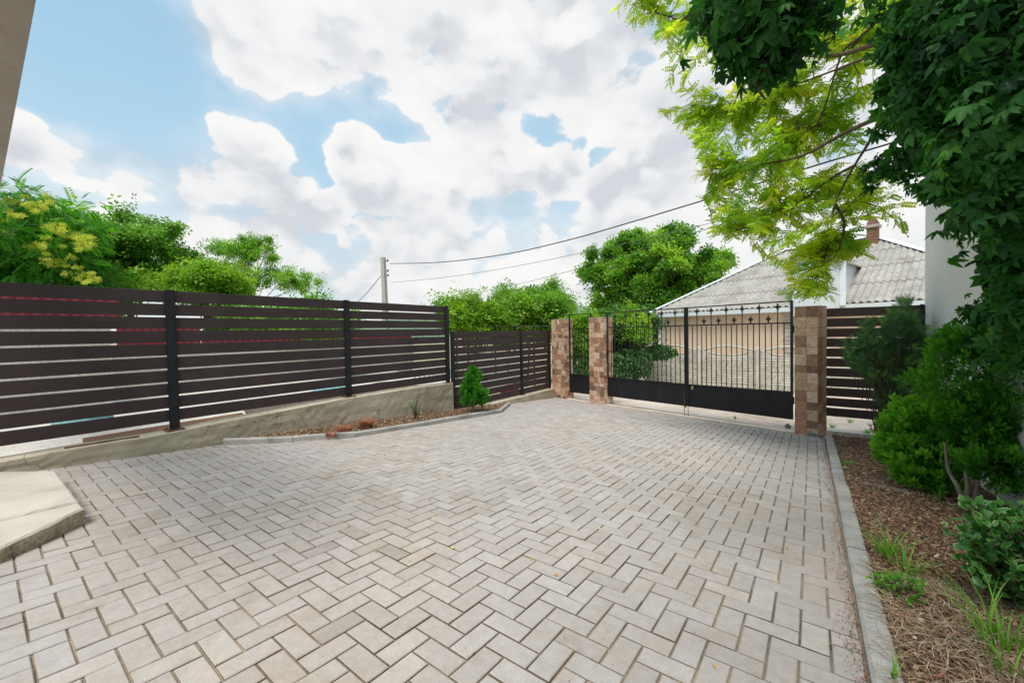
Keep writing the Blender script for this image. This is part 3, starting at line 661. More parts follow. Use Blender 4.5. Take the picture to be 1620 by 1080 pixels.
# ================================================================ FENCES
def base_plate(root_post, y, x, z):
    mb = MB(); mb.box((x, y, z + .004), (.16, .17, .008)); o = wb(mb, 'base_plate', M['rust'], root_post)
    for sx in (-1, 1):
        for sy in (-1, 1): mb.__init__(); mb.tube([(x + sx * .055, y + sy * .06, z + .008), (x + sx * .055, y + sy * .06, z + .022)], .008, 6); wb(mb, 'bolt', M['rust'], root_post)
def slat_fence(name, x, posts, panels, z0, z1, n, gap, label, cat='fence', along='y', post_w=.07, post_bot=None, plates=True):
    """posts: positions along the axis; panels: (a, b) spans; horizontal boards proud of nothing, set between posts"""
    root = empty(name, (x, (posts[0] + posts[-1]) / 2, z0) if along == 'y' else ((posts[0] + posts[-1]) / 2, x, z0), label=label, cat=cat)
    def P(u, w, z): return (x + w, u, z) if along == 'y' else (u, x - w, z)
    for p in posts:
        zb = post_bot(p) if post_bot else z0 - .08
        mb = MB(); c = P(p, .01, (zb + z1 + .012) / 2); sz = (post_w * .7, post_w, z1 + .012 - zb) if along == 'y' else (post_w, post_w * .7, z1 + .012 - zb)
        mb.box(c, sz, bev=.004); po = wb(mb, 'post', M['post'], root)
        # side flanges that hold the board ends
        for s in (-1, 1):
            mb = MB(); c = P(p + s * (post_w / 2 + .006), .028, (zb + .02 + z1) / 2); sz = (.006, .014, z1 - zb - .02) if along == 'y' else (.014, .006, z1 - zb - .02); mb.box(c, sz); wb(mb, 'flange', M['post'], po)
        if plates: base_plate(po, p, x + .01, zb)
    pitch = (z1 - z0 + gap) / n; h = pitch - gap
    for a, b in panels:
        for i in range(n):
            zc = z0 + h / 2 + i * pitch + random.gauss(0, .0012); tilt = random.gauss(0, .0006)
            mb = MB(); L = b - a
            sz = (.022, L, h) if along == 'y' else (L, .022, h)
            mb.box((0, 0, 0), sz, bev=.003, tint=random.random()); o = mb.build('slat', M['board'], root)
            c = P((a + b) / 2, random.gauss(0, .0012), zc); o.location = (c[0] - root.location[0], c[1] - root.location[1], c[2] - root.location[2])
            o.rotation_euler = (tilt, 0, 0) if along == 'y' else (0, tilt, 0)
            # shallow grooves along the board face catch the light like the real profile
            if a < 6 and along == 'y' and False: pass
    return root
FP = [-.83, 1.36, 3.545, 5.725]
slat_fence('slat_fence', -5.92, FP, [(FP[i] + .042, FP[i + 1] - .042) for i in range(3)] + [(-3.0, FP[0] - .042)], .205, 1.70, 10, .021,
           'tall dark brown horizontal slat fence with black posts standing on the rendered retaining wall', post_bot=lambda p: wtop(max(.1, p)) + .004)
slat_fence('slat_fence', -5.88, [5.83, 8.255, 9.60], [(5.87, 8.21), (8.30, 9.56)], -.42, 1.185, 10, .021,
           'lower dark brown slat fence between the bright cone-shaped thuja and the brick-tiled pillar', post_bot=lambda p: -.44)
rf = slat_fence('slat_fence', 8.0, [.16, 1.25], [(.19, 1.228)], -.245, 1.435, 11, .024,
           'short dark brown slat fence between the large tiled pillar and the white house wall', along='x', post_w=.04, post_bot=lambda p: gz(p, 8) - .02, plates=False)
# low concrete footing below the right fence
mb = MB(); mb.prism([(.20, 7.93), (1.27, 7.93), (1.27, 8.14), (.20, 8.14)], lambda x, y: -.75, lambda x, y: gz(x, y) + .07); wb(mb, 'fence_footing', M['yard'], label='pale concrete footing strip under the short right-hand slat fence', cat='footing')

# ================================================================ PILLARS
PH = 1.475
def pillar(s, w, depth, z0, ztop, label, rows=None, side_rows=None, seed=1):
    rnd = random.Random(seed)
    p = gl(s); root = empty('tiled_pillar', (p[0], p[1], z0), gang, label=label, cat='pillar', group='tiled gate pillars')
    H = ztop - z0
    mb = MB(); mb.box((w / 2, depth / 2, H / 2 - .006), (w - .016, depth - .016, H - .012), bev=.004); mb.build('core', M['grout'], root)
    mb = MB(); mb.box((w / 2, depth / 2, H - .005), (w + .006, depth + .006, .012), bev=.003); mb.build('cap', M['grout'], root)
    def tiles(face, cols_fn):
        z = H - .008
        while z > .012:
            h, cells = cols_fn(z); h = min(h, z - .002)
            if h < .03: z -= h; continue
            for (a, b, m) in cells:
                g = .0035; pr = .006 + rnd.random() * .005; mb = MB(); ww, hh = b - a - 2 * g, h - 2 * g
                if ww < .015 or hh < .015: continue
                if face == 0: c, sz = ((a + b) / 2, .008 - pr / 2, z - h / 2), (ww, pr, hh)
                elif face == 1: c, sz = (w - .008 + pr / 2, (a + b) / 2, z - h / 2), (pr, ww, hh)
                elif face == 2: c, sz = ((a + b) / 2, depth - .008 + pr / 2, z - h / 2), (ww, pr, hh)
                else: c, sz = (.008 - pr / 2, (a + b) / 2, z - h / 2), (pr, ww, hh)
                mb.box((0, 0, 0), sz, bev=.0025, tint=rnd.random()); mb.build('tile', M['tiles'][m], root, c)
            z -= h
    def auto(width, lo=.07, hi=.15, small=False):
        def fn(z):
            h = rnd.choice([.085, .10, .13, .15] if not small else [.075, .1, .12, .145]); cells = []; a = .0
            while a < width - .02:
                ww = rnd.choice([.085, .1, .15, .2] if small else [.12, .17, .2]); b = min(width, a + ww)
                if width - b < .05: b = width
                cells.append((a, b, rnd.choices([0, 1, 2, 3, 4], [4, 3, 3, 3, 1.2])[0])); a = b
            return h, cells
        return fn
    if rows:
        it = iter(rows)
        def front(z):
            try: h, l, r = next(it)
            except StopIteration: h, l, r = .12, 0, 2
            m = w * .52
            return (h, [(0, w, l)]) if r is None else (h, [(0, m, l), (m, w, r)])
        tiles(0, front); it2 = iter(side_rows)
        def side(z):
            try: h, m = next(it2)
            except StopIteration: h, m = .14, 2
            return h, [(0, depth * .55, m), (depth * .55, depth, (m + 1) % 3)]
        tiles(1, side)
    else: tiles(0, auto(w, small=True)); tiles(1, auto(depth, small=True))
    tiles(2, auto(w)); tiles(3, auto(depth)); 
    return root
def hrows(ys, sc): return [(b - a) * sc for a, b in zip(ys[:-1], ys[1:])]
ysr = [62, 138, 219, 276, 356, 410, 492, 544, 626, 677, 758, 814, 893, 946, 1012]; H3 = PH - (-.53); sc = H3 / (1012 - 62)
cells = [(3, 4), (0, 0), (0, None), (3, 1), (0, 1), (1, 3), (3, 4), (0, 1), (0, None), (3, 1), (2, 4), (2, 0), (2, 4), (2, 0)]
rows3 = [(h, *c) for h, c in zip(hrows(ysr, sc), cells)]
side3 = [(h * sc, m) for h, m in zip([85, 72, 72, 66, 68, 68, 68, 80, 60, 70, 66, 70, 70, 95], [2, 0, 0, 2, 2, 2, 2, 0, 2, 2, 1, 2, 1, 0])]
pillar(np.dot(np.array([-.21, 7.705]) - GA, gdir), .308, .34, -.53 - .015, PH, 'large stone-tiled gate pillar on the right, between the double gate and the short slat fence', rows3, side3, 3)
pillar(0.0, .485, .32, -.665, PH, 'stone-tiled gate pillar in the middle, between the narrow gate and the double gate', seed=5)
pillar(np.dot(np.array([-5.83, 9.673]) - GA, gdir), .53, .32, -.70, PH + .01, 'stone-tiled gate pillar on the left, where the lower slat fence ends', seed=9)

# ================================================================ GATES
def finial_mesh():
    mb = MB(); prof = [(0, .009), (.02, .014), (.035, .010), (.05, .022), (.075, .026), (.10, .016), (.13, .004)]
    mb.tube([(0, 0, z) for z, r in prof], [r for z, r in prof], 6)
    for s in (-1, 1): mb.tube([(s * .006, 0, .045), (s * .032, 0, .055), (s * .042, 0, .075), (s * .036, 0, .088)], [.006, .007, .006, .002], 5)
    return mb.mesh('finial', M['iron'])
FIN = finial_mesh()
GOFF = -.13
ZT, ZM = 1.553, 1.222
def gate_leaf(s0, s1, zpt, zpb, nb, first, label, post_side=None, ztop=ZT, finials=True, cat='gate', off=GOFF, group=None, name='gate_leaf'):
    """one swinging leaf between stations s0..s1 along the gate line; zpt/zpb = (left, right) heights of the sheet panel's top and bottom"""
    p = gl(s0, off); root = empty(name, (p[0], p[1], zpb[0]), gang, label=label, cat=cat, group=group); W = s1 - s0; zb = zpb[0]
    def part(mb, n, par=root): mb.v = [(x, y, z - zb) for x, y, z in mb.v]; return mb.build(n, M['iron'], par)
    f = .032
    for x, a in ((f / 2, 0), (W - f / 2, 1)):
        mb = MB(); zl = zpb[0] + (zpb[1] - zpb[0]) * (x / W); mb.box((x, 0, (zl + ztop) / 2), (f, f, ztop - zl), bev=.003); part(mb, 'stile')
    mb = MB(); mb.box((W / 2, 0, ztop - .011), (W - 2 * f - .004, .022, .022), bev=.003); part(mb, 'top_rail')
    mb = MB(); mb.box((W / 2, 0, ZM), (W - 2 * f - .004, .024, .022), bev=.003); part(mb, 'mid_rail')
    # sheet panel with a rib along its top
    def quadbox(x0, x1, za0, za1, zb0, zb1, y0, y1):
        return [(x0, y0, zb0), (x1, y0, zb1), (x1, y1, zb1), (x0, y1, zb0), (x0, y0, za0), (x1, y0, za1), (x1, y1, za1), (x0, y1, za0)]
    BF = [(3, 2, 1, 0), (4, 5, 6, 7), (0, 1, 5, 4), (1, 2, 6, 5), (2, 3, 7, 6), (3, 0, 4, 7)]
    def li(z, x): return z[0] + (z[1] - z[0]) * x / W
    nseg = 8; mb = MB(); x0, x1 = f + .002, W - f - .002
    vs = []                               # pressed sheet: bays slightly dished
    for k in range(nseg * 2 + 1):
        x = x0 + (x1 - x0) * k / (nseg * 2); y = -.005 + (.0035 if k % 2 else 0); vs += [(x, y, li(zpb, x)), (x, y, li(zpt, x)), (x, y + .002, li(zpt, x)), (x, y + .002, li(zpb, x))]
    mb.add(vs, [(4 * k + a, 4 * k + 4 + a, 4 * k + 4 + (a + 1) % 4, 4 * k + (a + 1) % 4) for k in range(nseg * 2) for a in range(4)])
    part(mb, 'sheet_panel')
    mb = MB(); mb.add(quadbox(x0, x1, li(zpt, x0) + .012, li(zpt, x1) + .012, li(zpt, x0) - .012, li(zpt, x1) - .012, -.014, .014), BF); part(mb, 'lower_rail')
    mb = MB(); mb.add(quadbox(x0, x1, li(zpb, x0) + .022, li(zpb, x1) + .022, li(zpb, x0) - .002, li(zpb, x1) - .002, -.014, .014), BF); part(mb, 'bottom_rail')
    gap = W / (nb + 1) if nb else 0
    for i in range(nb):
        x = f + (W - 2 * f) * (i + 1) / (nb + 1); tall = finials and i % 3 == first
        zt = (ztop - .16) if tall else ZM - .011
        mb = MB(); r = .0062; zl = li(zpt, x) + .012
        mb.box((x, 0, (zl + zt) / 2), (2 * r, 2 * r, zt - zl)) ; b = part(mb, 'bar')
        if tall: link_mesh('finial', FIN, b, (x, 0, zt - zb))
    if finials:
        for i in range(nb):
            if i % 3 == first and i + 3 < nb + 1:
                x = f + (W - 2 * f) * (i + 2.5) / (nb + 1)
                if x < W - f * 2: link_mesh('finial', FIN, root, (x, 0, ZM + .011 - zb))
    return root, W, zb
sL = float(np.dot(at(962, 600, GA, GB)[:2] - GA, gdir)); sR = float(np.dot(at(1254.5, 600, GA, GB)[:2] - GA, gdir)); sM = float(np.dot(at(1086.5, 600, GA, GB)[:2] - GA, gdir))
# correct for the gate standing behind the pillar faces
def st_at(u, v, off=GOFF):
    A = gl(0, off); B = gl(1, off); q = at(u, v, A, B); return float((q[:2] - A) @ gdir), float(q[2])
sL, sR, sM = st_at(961, 600)[0], st_at(1254.5, 600)[0], st_at(1086.5, 600)[0]
zz = {k: st_at(*uv)[1] for k, uv in dict(Lt=(965, 597), Lb=(965, 626.7), Mt=(1087, 608), Mb=(1087, 642), Rt=(1256, 621), Rb=(1257, 663.7), T0=(962, 494), T1=(1252, 478), M0=(963, 517.7), M1=(1252, 511)).items()}
ZT = (zz['T0'] + zz['T1']) / 2 + .012; ZM = (zz['M0'] + zz['M1']) / 2
gl1, W1, zb1 = gate_leaf(sL, sM - .004, (zz['Lt'], zz['Mt']), (zz['Lb'], zz['Mb']), 18, 1, 'left leaf of the black double iron gate, hung on the middle pillar', group='leaves of the double gate', ztop=ZT)
gl2, W2, zb2 = gate_leaf(sM + .004, sR, (zz['Mt'], zz['Rt']), (zz['Mb'], zz['Rb']), 18, 1, 'right leaf of the black double iron gate, with the padlock, hung on the large pillar', group='leaves of the double gate', ztop=ZT)
for g, W, zb, side in ((gl1, W1, zb1, 1), (gl2, W2, zb2, 0)):      # meeting stile cover strip, drop bolt, hinges
    x = W - .016 if side else .016
    mb = MB(); mb.box((x, -.020, (ZT + .01 - zb + .02) / 2), (.034 if side else .028, .010, ZT - zb - .03), bev=.002); mb.build('cover_strip', M['iron'], g)
    xb = x - .02 if side else x + .022; zg = gz(*gl((sM), GOFF)) - zb
    mb = MB(); mb.tube([(xb, -.028, .36), (xb, -.028, zg + .0)], .006, 6); mb.build('drop_bolt', M['rust'] if side else M['iron'], g)
    hx = -.012 if side else W + .010
    for hz in (.30, 1.45):
        mb = MB(); mb.tube([(hx, -.005, hz), (hx, -.005, hz + .11)], .013, 8); mb.build('hinge', M['iron'], g)
mb = MB(); mb.tube([(.03, -.028, .16), (.11, -.028, .165)], .006, 6); mb.build('bolt_handle', M['iron'], gl2)
# padlock
q, zq = st_at(1095.5, 613, GOFF + .045), 0
p = gl(q[0], GOFF + .045); pl = empty('padlock', (p[0], p[1], q[1] - .03), gang, label='small brass padlock hanging on a hasp where the two gate leaves meet', cat='padlock')
mb = MB(); mb.box((0, 0, .02), (.045, .022, .05), bev=.006); mb.build('body', M['brass'], pl)
mb = MB(); mb.tube([(.014 * cos(a) if a else .014, 0, .045 + .022 * sin(a) + (0 if 0 < a < pi else 0)) for a in np.linspace(0, pi, 9)], .0038, 6); mb.build('shackle', M['stone'], pl)
# narrow gate between the left and the middle pillar
w0 = st_at(901.5, 600)[0]; w1 = -.045
wz = {k: st_at(*uv)[1] for k, uv in dict(a=(902, 591), b=(902, 620), c=(930, 594), d=(931, 623), t=(900, 497)).items()}
gl3, W3, zb3 = gate_leaf(w0, w1, (wz['a'], wz['c']), (wz['b'], wz['d']), 6, 9, 'narrow black iron pedestrian gate between the left and the middle tiled pillars', finials=False, ztop=ZT + .01, name='gate')
mb = MB(); mb.box((.06, -.03, 1.02), (.03, .03, .10), bev=.004); mb.build('lock_case', M['iron'], gl3)
mb = MB(); mb.tube([(.06, -.04, 1.02), (.06, -.075, 1.02), (.15, -.075, 1.02)], .007, 6); mb.build('handle', M['iron'], gl3)

# ================================================================ HOUSES, PRECAST FENCE
# white house on the right (its wall runs along the mulched bed)
wh = empty('white_house', (1.28, 8.0, -.6), label='white stucco house wall beside the short slat fence, half hidden by creeper', cat='house')
mb = MB(); mb.prism([(1.28, -4), (6, -4), (6, 8.0), (1.28, 8.0)], -1.2, 5.6); wb(mb, 'wall', M['white_wall'], wh)
mb = MB(); mb.prism([(1.10, -4.2), (6.2, -4.2), (6.2, 8.2), (1.10, 8.2)], 5.605, 5.72); wb(mb, 'roof_slab', M['soffit'], wh)
# slab overhead at the left
mb = MB(); mb.prism([(-9, -.42), (-2.2, -.42), (-2.2, .205), (-9, .19)], 2.62, 2.80); wb(mb, 'balcony_slab', M['soffit'], label='grey-beige stucco slab jutting overhead in the top left corner', cat='balcony')

# precast concrete fence across the road
Q = [at(u, 560, (-3.8, 18.5), (-3.8 + .9996, 18.5 - .03)) for u in (1025, 1106, 1199.6)]
pfd = Q[2][:2] - Q[1][:2]; PL_ = np.linalg.norm(pfd); pfd = pfd / PL_; pang = math.atan2(pfd[1], pfd[0])
PF0 = Q[1][:2]; zpt = at(1106, 549, Q[1], Q[2])[2]; ztp = at(1152, 547, Q[1], Q[2])[2]
pf = empty('precast_fence', (PF0[0], PF0[1], -1.45), pang, label='grey precast concrete fence with stone relief and oval openings in front of the peach house', cat='fence')
def stone_relief(mb, x0, x1, z0, z1, y, mi=0, arch=None):
    z = z0
    while z < z1 - .03:
        h = random.uniform(.075, .11); x = x0
        while x < x1 - .02:
            w = random.uniform(.16, .38); xb = min(x + w, x1); g = .008; hh = min(h, z1 - z)
            zc = arch((x + xb) / 2) if arch else None
            if arch is None or zc(z + hh / 2): mb.box(((x + xb) / 2, y - .012, z + hh / 2), (xb - x - g, .03 + random.random() * .02, hh - g), bev=.012, tint=random.random())
            x = xb
        z += h
ZB = -1.45
for k in range(-1, 5):
    x0 = k * PL_
    mb = MB(); mb.box((x0, -.02, (zpt + .02 - ZB) / 2 - .1), (.16, .17, zpt - ZB + .22), bev=.02, tint=.95); mb.build('post', M['precast'], pf)
    if k == 4: break
    pw = PL_ - .17; zr = zpt - .38 - ZB
    nrow = 3
    for r in range(nrow):
        za, zb_ = -.2 + (zr + .2) * r / nrow, -.2 + (zr + .2) * (r + 1) / nrow
        mb = MB(); mb.box((x0 + PL_ / 2, 0, (za + zb_) / 2), (pw, .05, zb_ - za - .006)); stone_relief(mb, x0 + .09, x0 + PL_ - .09, za + .005, zb_, -.03); mb.build('panel', M['precast'], pf)
    # arched top panel with an oval opening
    mb = MB(); n = 28; xc = x0 + PL_ / 2; hp = ztp - ZB - zr; hs = zpt - ZB - zr - .12
    top = lambda x: zr + hs + (hp - hs) * max(0, cos((x - xc) / (pw / 2) * pi / 2)) ** 1.1
    ra, rb, oz = pw * .36, .165, zr + hp * .53
    for i in range(n):
        xa, xb = x0 + .085 + pw * i / n, x0 + .085 + pw * (i + 1) / n
        def ov(x):
            q = 1 - ((x - xc) / ra) ** 2
            return rb * math.sqrt(q) if q > 0 else 0
        for (f0, f1) in (((lambda x: zr), (lambda x: oz - ov(x))), ((lambda x: oz + ov(x)), top)):
            p = [(xa, -.025, f0(xa)), (xb, -.025, f0(xb)), (xb, -.025, f1(xb)), (xa, -.025, f1(xa))]; q = [(a, .025, c) for a, b, c in p]
            mb.add(p + q, [(0, 1, 2, 3), (7, 6, 5, 4), (3, 2, 6, 7), (0, 4, 5, 1)], 0, .6)
    tp = [(x, -.03, top(x) + .005) for x in np.linspace(x0 + .09, x0 + PL_ - .09, 22)]; mb.tube(tp, .035, 6, 0, .8)
    mb.tube([(xc + ra * cos(a), -.03, oz + rb * sin(a)) for a in np.linspace(0, 2 * pi, 30)], .022, 6, 0, .75)
    for a in np.linspace(0.35, pi - .35, 9):      # short curls between the oval and the arch
        xo, zo = xc + ra * cos(a), oz + rb * sin(a); mb.tube([(xo, -.035, zo), (xo + .03, -.035, (zo + top(xo)) / 2), (xo, -.035, top(xo))], .014, 5, 0, .7)
    stone_relief(mb, x0 + .10, x0 + .10 + pw * .14, zr, zr + hs, -.03); stone_relief(mb, x0 + PL_ - .10 - pw * .14, x0 + PL_ - .10, zr, zr + hs, -.03)
    mb.build('arch_panel', M['precast'], pf)

# peach house with a hipped corrugated roof
hd = np.array([.9637, -.2669]); hn = np.array([.2669, .9637]); E0 = np.array([-6.55, 20.2]); hang = math.atan2(hd[1], hd[0])
ZE, ZR, RD = 1.93, 4.80, 4.5; HL = 12.3
hs_ = empty('peach_house', (E0[0], E0[1], -1.5), hang, label='peach house with a hipped grey corrugated roof behind the precast concrete fence', cat='house')
HZ = -1.5
ov = .42
mb = MB(); mb.box((HL / 2, RD, (ZE - .12 - HZ) / 2 - .2), (HL - 2 * ov, 2 * RD - 2 * ov, ZE - .12 - HZ + .4)); mb.build('wall', M['peach'], hs_)
for i in range(34):      # vertical joints of the siding stand slightly proud
    x = ov + .2 + i * .34
    if x > HL - ov: break
    mb = MB(); mb.box((x, ov - .006, (ZE - .2 - HZ) / 2), (.03, .012, ZE - .2 - HZ)); mb.build('siding_rib', M['peach'], hs_)
# stone quoins at the corners of the front
for cx_ in (ov + .18, ov + 5.55):
    z = .2
    while z < ZE - HZ - .25:
        h = .16; ww = .40 if int(z / h) % 2 else .30
        mb = MB(); mb.box((cx_, ov - .02, z + h / 2), (ww, .05, h - .018), bev=.012, tint=random.random()); mb.build('quoin_stone', M['precast'], hs_); z += h
mb = MB(); mb.box((HL / 2, .02, ZE - HZ - .10), (HL, .03, .17)); mb.build('fascia', M['siding'], hs_)
mb = MB(); mb.box((HL / 2, .23, ZE - HZ - .19), (HL - .04, .40, .02)); mb.build('soffit', M['siding'], hs_)
mb = MB(); mb.box((.02, RD, ZE - HZ - .10), (.03, 2 * RD - .1, .17)); mb.build('fascia', M['siding'], hs_)
SL = math.hypot(RD, ZR - ZE); AMP, WL = .032, .20
def roof_face(origin, du, L, hip0, hip1, nrow, skip=None):
    """rows of corrugated sheets on one slope; du along the eave, L its length; hips at 45 degrees in plan"""
    up = np.array([-du[1], du[0]])
    for r in range(nrow):
        t0, t1 = r / nrow, min(1.0, (r + 1) / nrow + .025); mb = MB(); nseg = int(L / (WL / 6)); prev = None
        for i in range(nseg + 1):
            s = L * i / nseg; tm = min(1.0, (s / hip0) if hip0 else 1, ((L - s) / hip1) if hip1 else 1); b = min(t1, tm)
            if b <= t0 + .002 : prev = None; continue
            w = AMP * cos(2 * pi * s / WL); tn = (SL)
            def P(t, off):
                p = origin[:2] + du * s + up * (RD * t); zz_ = (ZE + (ZR - ZE) * t) - HZ + off
                return (p[0], p[1], zz_)
            lift = .034 * (1 - (t0 if False else 0))
            cur = [P(t0 - .0, w + lift + .012 - .0), P(b, w + .004)]
            cur2 = [P(t0, w + lift - .0)]
            idx = len(mb.v); mb.v += [tuple(cur[0]), tuple(cur[1]), (cur[0][0], cur[0][1], cur[0][2] - .03)]; mb.t += [.3 + .6 * ((int(s / 1.12) * 7 + r * 3) % 5) / 5] * 3
            if prev is not None: mb.f += [[prev, idx, idx + 1, prev + 1], [prev + 2, idx + 2, idx, prev]]; mb.m += [0, 0]
            prev = idx
        if mb.f: mb.sm = False; mb.build('roof_sheet_row', M['slate'], hs_)
roof_face(np.array([0., 0.]), np.array([1., 0.]), HL, RD, RD, 4)
roof_face(np.array([0., 2 * RD]), np.array([0., -1.]), 2 * RD, RD, RD, 4)
roof_face(np.array([HL, 0.]), np.array([0., 1.]), 2 * RD, RD, RD, 4)
roof_face(np.array([HL, 2 * RD]), np.array([-1., 0.]), HL, RD, RD, 4)
zr_ = ZR - HZ; ze_ = ZE - HZ
for a, b in (((0, 0, ze_), (RD, RD, zr_)), ((HL, 0, ze_), (HL - RD, RD, zr_)), ((0, 2 * RD, ze_), (RD, RD, zr_)), ((RD, RD, zr_), (HL - RD, RD, zr_))):
    a, b = Vector(a), Vector(b); d = (b - a).normalized(); s = d.cross(Vector((0, 0, 1))).normalized(); mb = MB(); w = .13
    vs = []
    for p in (a, b): vs += [p + s * w + Vector((0, 0, .035)), p + Vector((0, 0, .10)), p - s * w + Vector((0, 0, .035)), p + Vector((0, 0, .02))]
    mb.add(vs, [(0, 4, 5, 1), (1, 5, 6, 2), (2, 6, 7, 3), (3, 7, 4, 0), (0, 1, 2, 3), (7, 6, 5, 4)]); mb.build('ridge_flashing', M['trim'], hs_)
# wall gable of pale siding breaking through the eave
def hs_at(u, v, off):
    A = E0 + hn * off; q = at(u, v, A, A + hd); return float((q[:2] - E0) @ hd), q[2] - HZ
gx0, gzb = hs_at(1253, 486, -.12); gx1, _ = hs_at(1328, 486, -.12); _, gzt = hs_at(1303, 402, -.12); _, gzs = hs_at(1253, 420, -.12)
gxm = (gx0 + gx1) / 2
mb = MB(); pts = [(gx0, gzb - .35), (gx1, gzb - .35), (gx1, gzs), (gxm, gzt), (gx0, gzs)]
mb.add([(x, -.12, z) for x, z in pts] + [(x, 2.4, z) for x, z in pts], [(0, 1, 2, 3, 4), (9, 8, 7, 6, 5)] + [(i, (i + 5), (i + 1) % 5 + 5, (i + 1) % 5) for i in range(5)]); gb = mb.build('gable', M['siding'], hs_)
for i in range(9):
    x = gx0 + (gx1 - gx0) * (i + .5) / 9; zt = gzs + (gzt - gzs) * (1 - abs(x - gxm) / ((gx1 - gx0) / 2)) - .03
    mb = MB(); mb.box((x, -.126, (gzb - .33 + zt) / 2), (.02, .012, zt - gzb + .33)); mb.build('siding_rib', M['siding'], gb)
for a, b in (((gx0 - .14, gzs - .1), (gxm, gzt + .06)), ((gx1 + .14, gzs - .1), (gxm, gzt + .06))):
    mb = MB(); vs = [(a[0], -.28, a[1]), (b[0], -.28, b[1]), (b[0], 2.5, b[1]), (a[0], 2.5, a[1])]; vs += [(x, y, z + .06) for x, y, z in vs]
    mb.add(vs, [(3, 2, 1, 0), (4, 5, 6, 7), (0, 1, 5, 4), (1, 2, 6, 5), (2, 3, 7, 6), (3, 0, 4, 7)]); mb.build('gable_roof', M['slate'], hs_)
mb = MB(); mb.box((gx1 + .09, -.10, (gzb + gzs) / 2), (.17, .05, gzs - gzb + .05)); mb.build('corner_trim', M['trim'], hs_)
# chimney
c0, c0z = hs_at(1381, 385, RD - .4)
ch = None
for k in range(9):
    mb = MB(); sz = .50 if k < 8 else .62
    mb.box((c0, RD - .4, zr_ - .55 + k * .125 + .06), (.34 if k != 7 else .46, .34 if k != 7 else .46, .118), bev=.01); o = mb.build('chimney_course', M['chimney'] if k != 7 else M['mortar'], hs_)
for k, (w_, z_) in enumerate(((.26, .62), (.18, .72))):
    mb = MB(); mb.box((c0, RD - .4, zr_ + z_ - .01), (w_, w_, .11), bev=.01); mb.build('chimney_pot', M['chimney'], hs_)

# ================================================================ POLE, WIRES, FAR FENCES
pb = pz(611, 470, 27.0); ptop = at(609, 407, pb, pb + np.array([1, .6, 0]))
pole = empty('utility_pole', (pb[0], pb[1], -1.9), label='pale concrete utility pole rising behind the tall slat fence', cat='pole')
mb = MB(); tz = ptop[2] + 1.9
mb.add([(sx * w, sy * w, z) for z, w in ((-1, .17), (tz, .125)) for sx, sy in ((-1, -1), (1, -1), (1, 1), (-1, 1))], [(0, 1, 5, 4), (1, 2, 6, 5), (2, 3, 7, 6), (3, 0, 4, 7), (4, 5, 6, 7)]); o = mb.build('pole', M['polec'], pole); o.rotation_euler = (0, radians(-1.2), .3)
for dz in (.28, .95, 1.25):
    mb = MB(); mb.tube([(.10, 0, tz - dz), (.34, -.05, tz - dz + .02)], .025, 6); mb.tube([(.34, -.05, tz - dz - .06), (.34, -.05, tz - dz + .10)], .04, 8); mb.build('insulator', M['cable'], pole)
def wire(pts, rad, mat, label):
    P = [pz(u, v, Z) for u, v, Z in pts]; C = []
    for i in range(len(P) - 1):
        p0, p1, p2, p3 = P[max(0, i - 1)], P[i], P[i + 1], P[min(len(P) - 1, i + 2)]
        for k in range(6):
            t = k / 6; C.append(.5 * ((2 * p1) + (-p0 + p2) * t + (2 * p0 - 5 * p1 + 4 * p2 - p3) * t * t + (-p0 + 3 * p1 - 3 * p2 + p3) * t ** 3))
    C.append(P[-1]); mb = MB(); mb.tube(C, rad, 6); wb(mb, 'overhead_wire', mat, label=label, cat='wire', group='overhead wires')
wire([(617, 417, 26.8), (700, 414.5, 23), (800, 402, 20), (900, 379.5, 17.5), (1000, 351, 15.5), (1090, 324, 14), (1162, 302, 12.8), (1290, 262, 11), (1425, 222, 9.5), (1560, 178, 8.4)], .022, M['cable'], 'thickest black cable sagging from the concrete pole towards the upper right')
wire([(619, 447, 26.8), (700, 439, 25), (800, 424, 23), (920, 400, 21), (1050, 371, 19), (1170, 341, 17.5), (1300, 305, 16), (1480, 255, 14.5)], .012, M['thincable'], 'faint thin wire leaving the pole just below the thick black cable')
wire([(735, 467, 40), (800, 454, 33), (870, 437, 28), (940, 418, 24), (1050, 384, 20), (1165, 347, 17.5), (1300, 304, 15.5), (1480, 245, 13.5)], .014, M['cable'], 'lower dark wire passing behind the round walnut tree')
wire([(605, 433, 26.9), (590, 452, 29), (575, 469, 32), (560, 482, 35)], .022, M['cable'], 'short black cable running down to the left from the concrete pole')
def thin_fence(A, B, z0, z1, n, label, mat, name='wire_fence'):
    A, B = np.array(A), np.array(B); root = empty(name, (A[0], A[1], z0), label=label, cat='fence')
    for k in range(n + 1):
        p = A + (B - A) * k / n; mb = MB(); mb.box((p[0], p[1], (z0 + z1) / 2 - .1), (.05, .05, z1 - z0 + .2)); wb(mb, 'post', mat, root)
    for z in (z1 - .03, z0 + (z1 - z0) * .55):
        mb = MB(); mb.tube([(A[0], A[1], z), (B[0], B[1], z)], .016, 5); wb(mb, 'rail', mat, root)
a_, b_ = pz(722, 517, 15.5), pz(905, 515, 15.5)
thin_fence(a_[:2], b_[:2], -.9, a_[2], 6, 'thin black metal railing seen just above the lower slat fence', M['iron'], 'metal_railing')
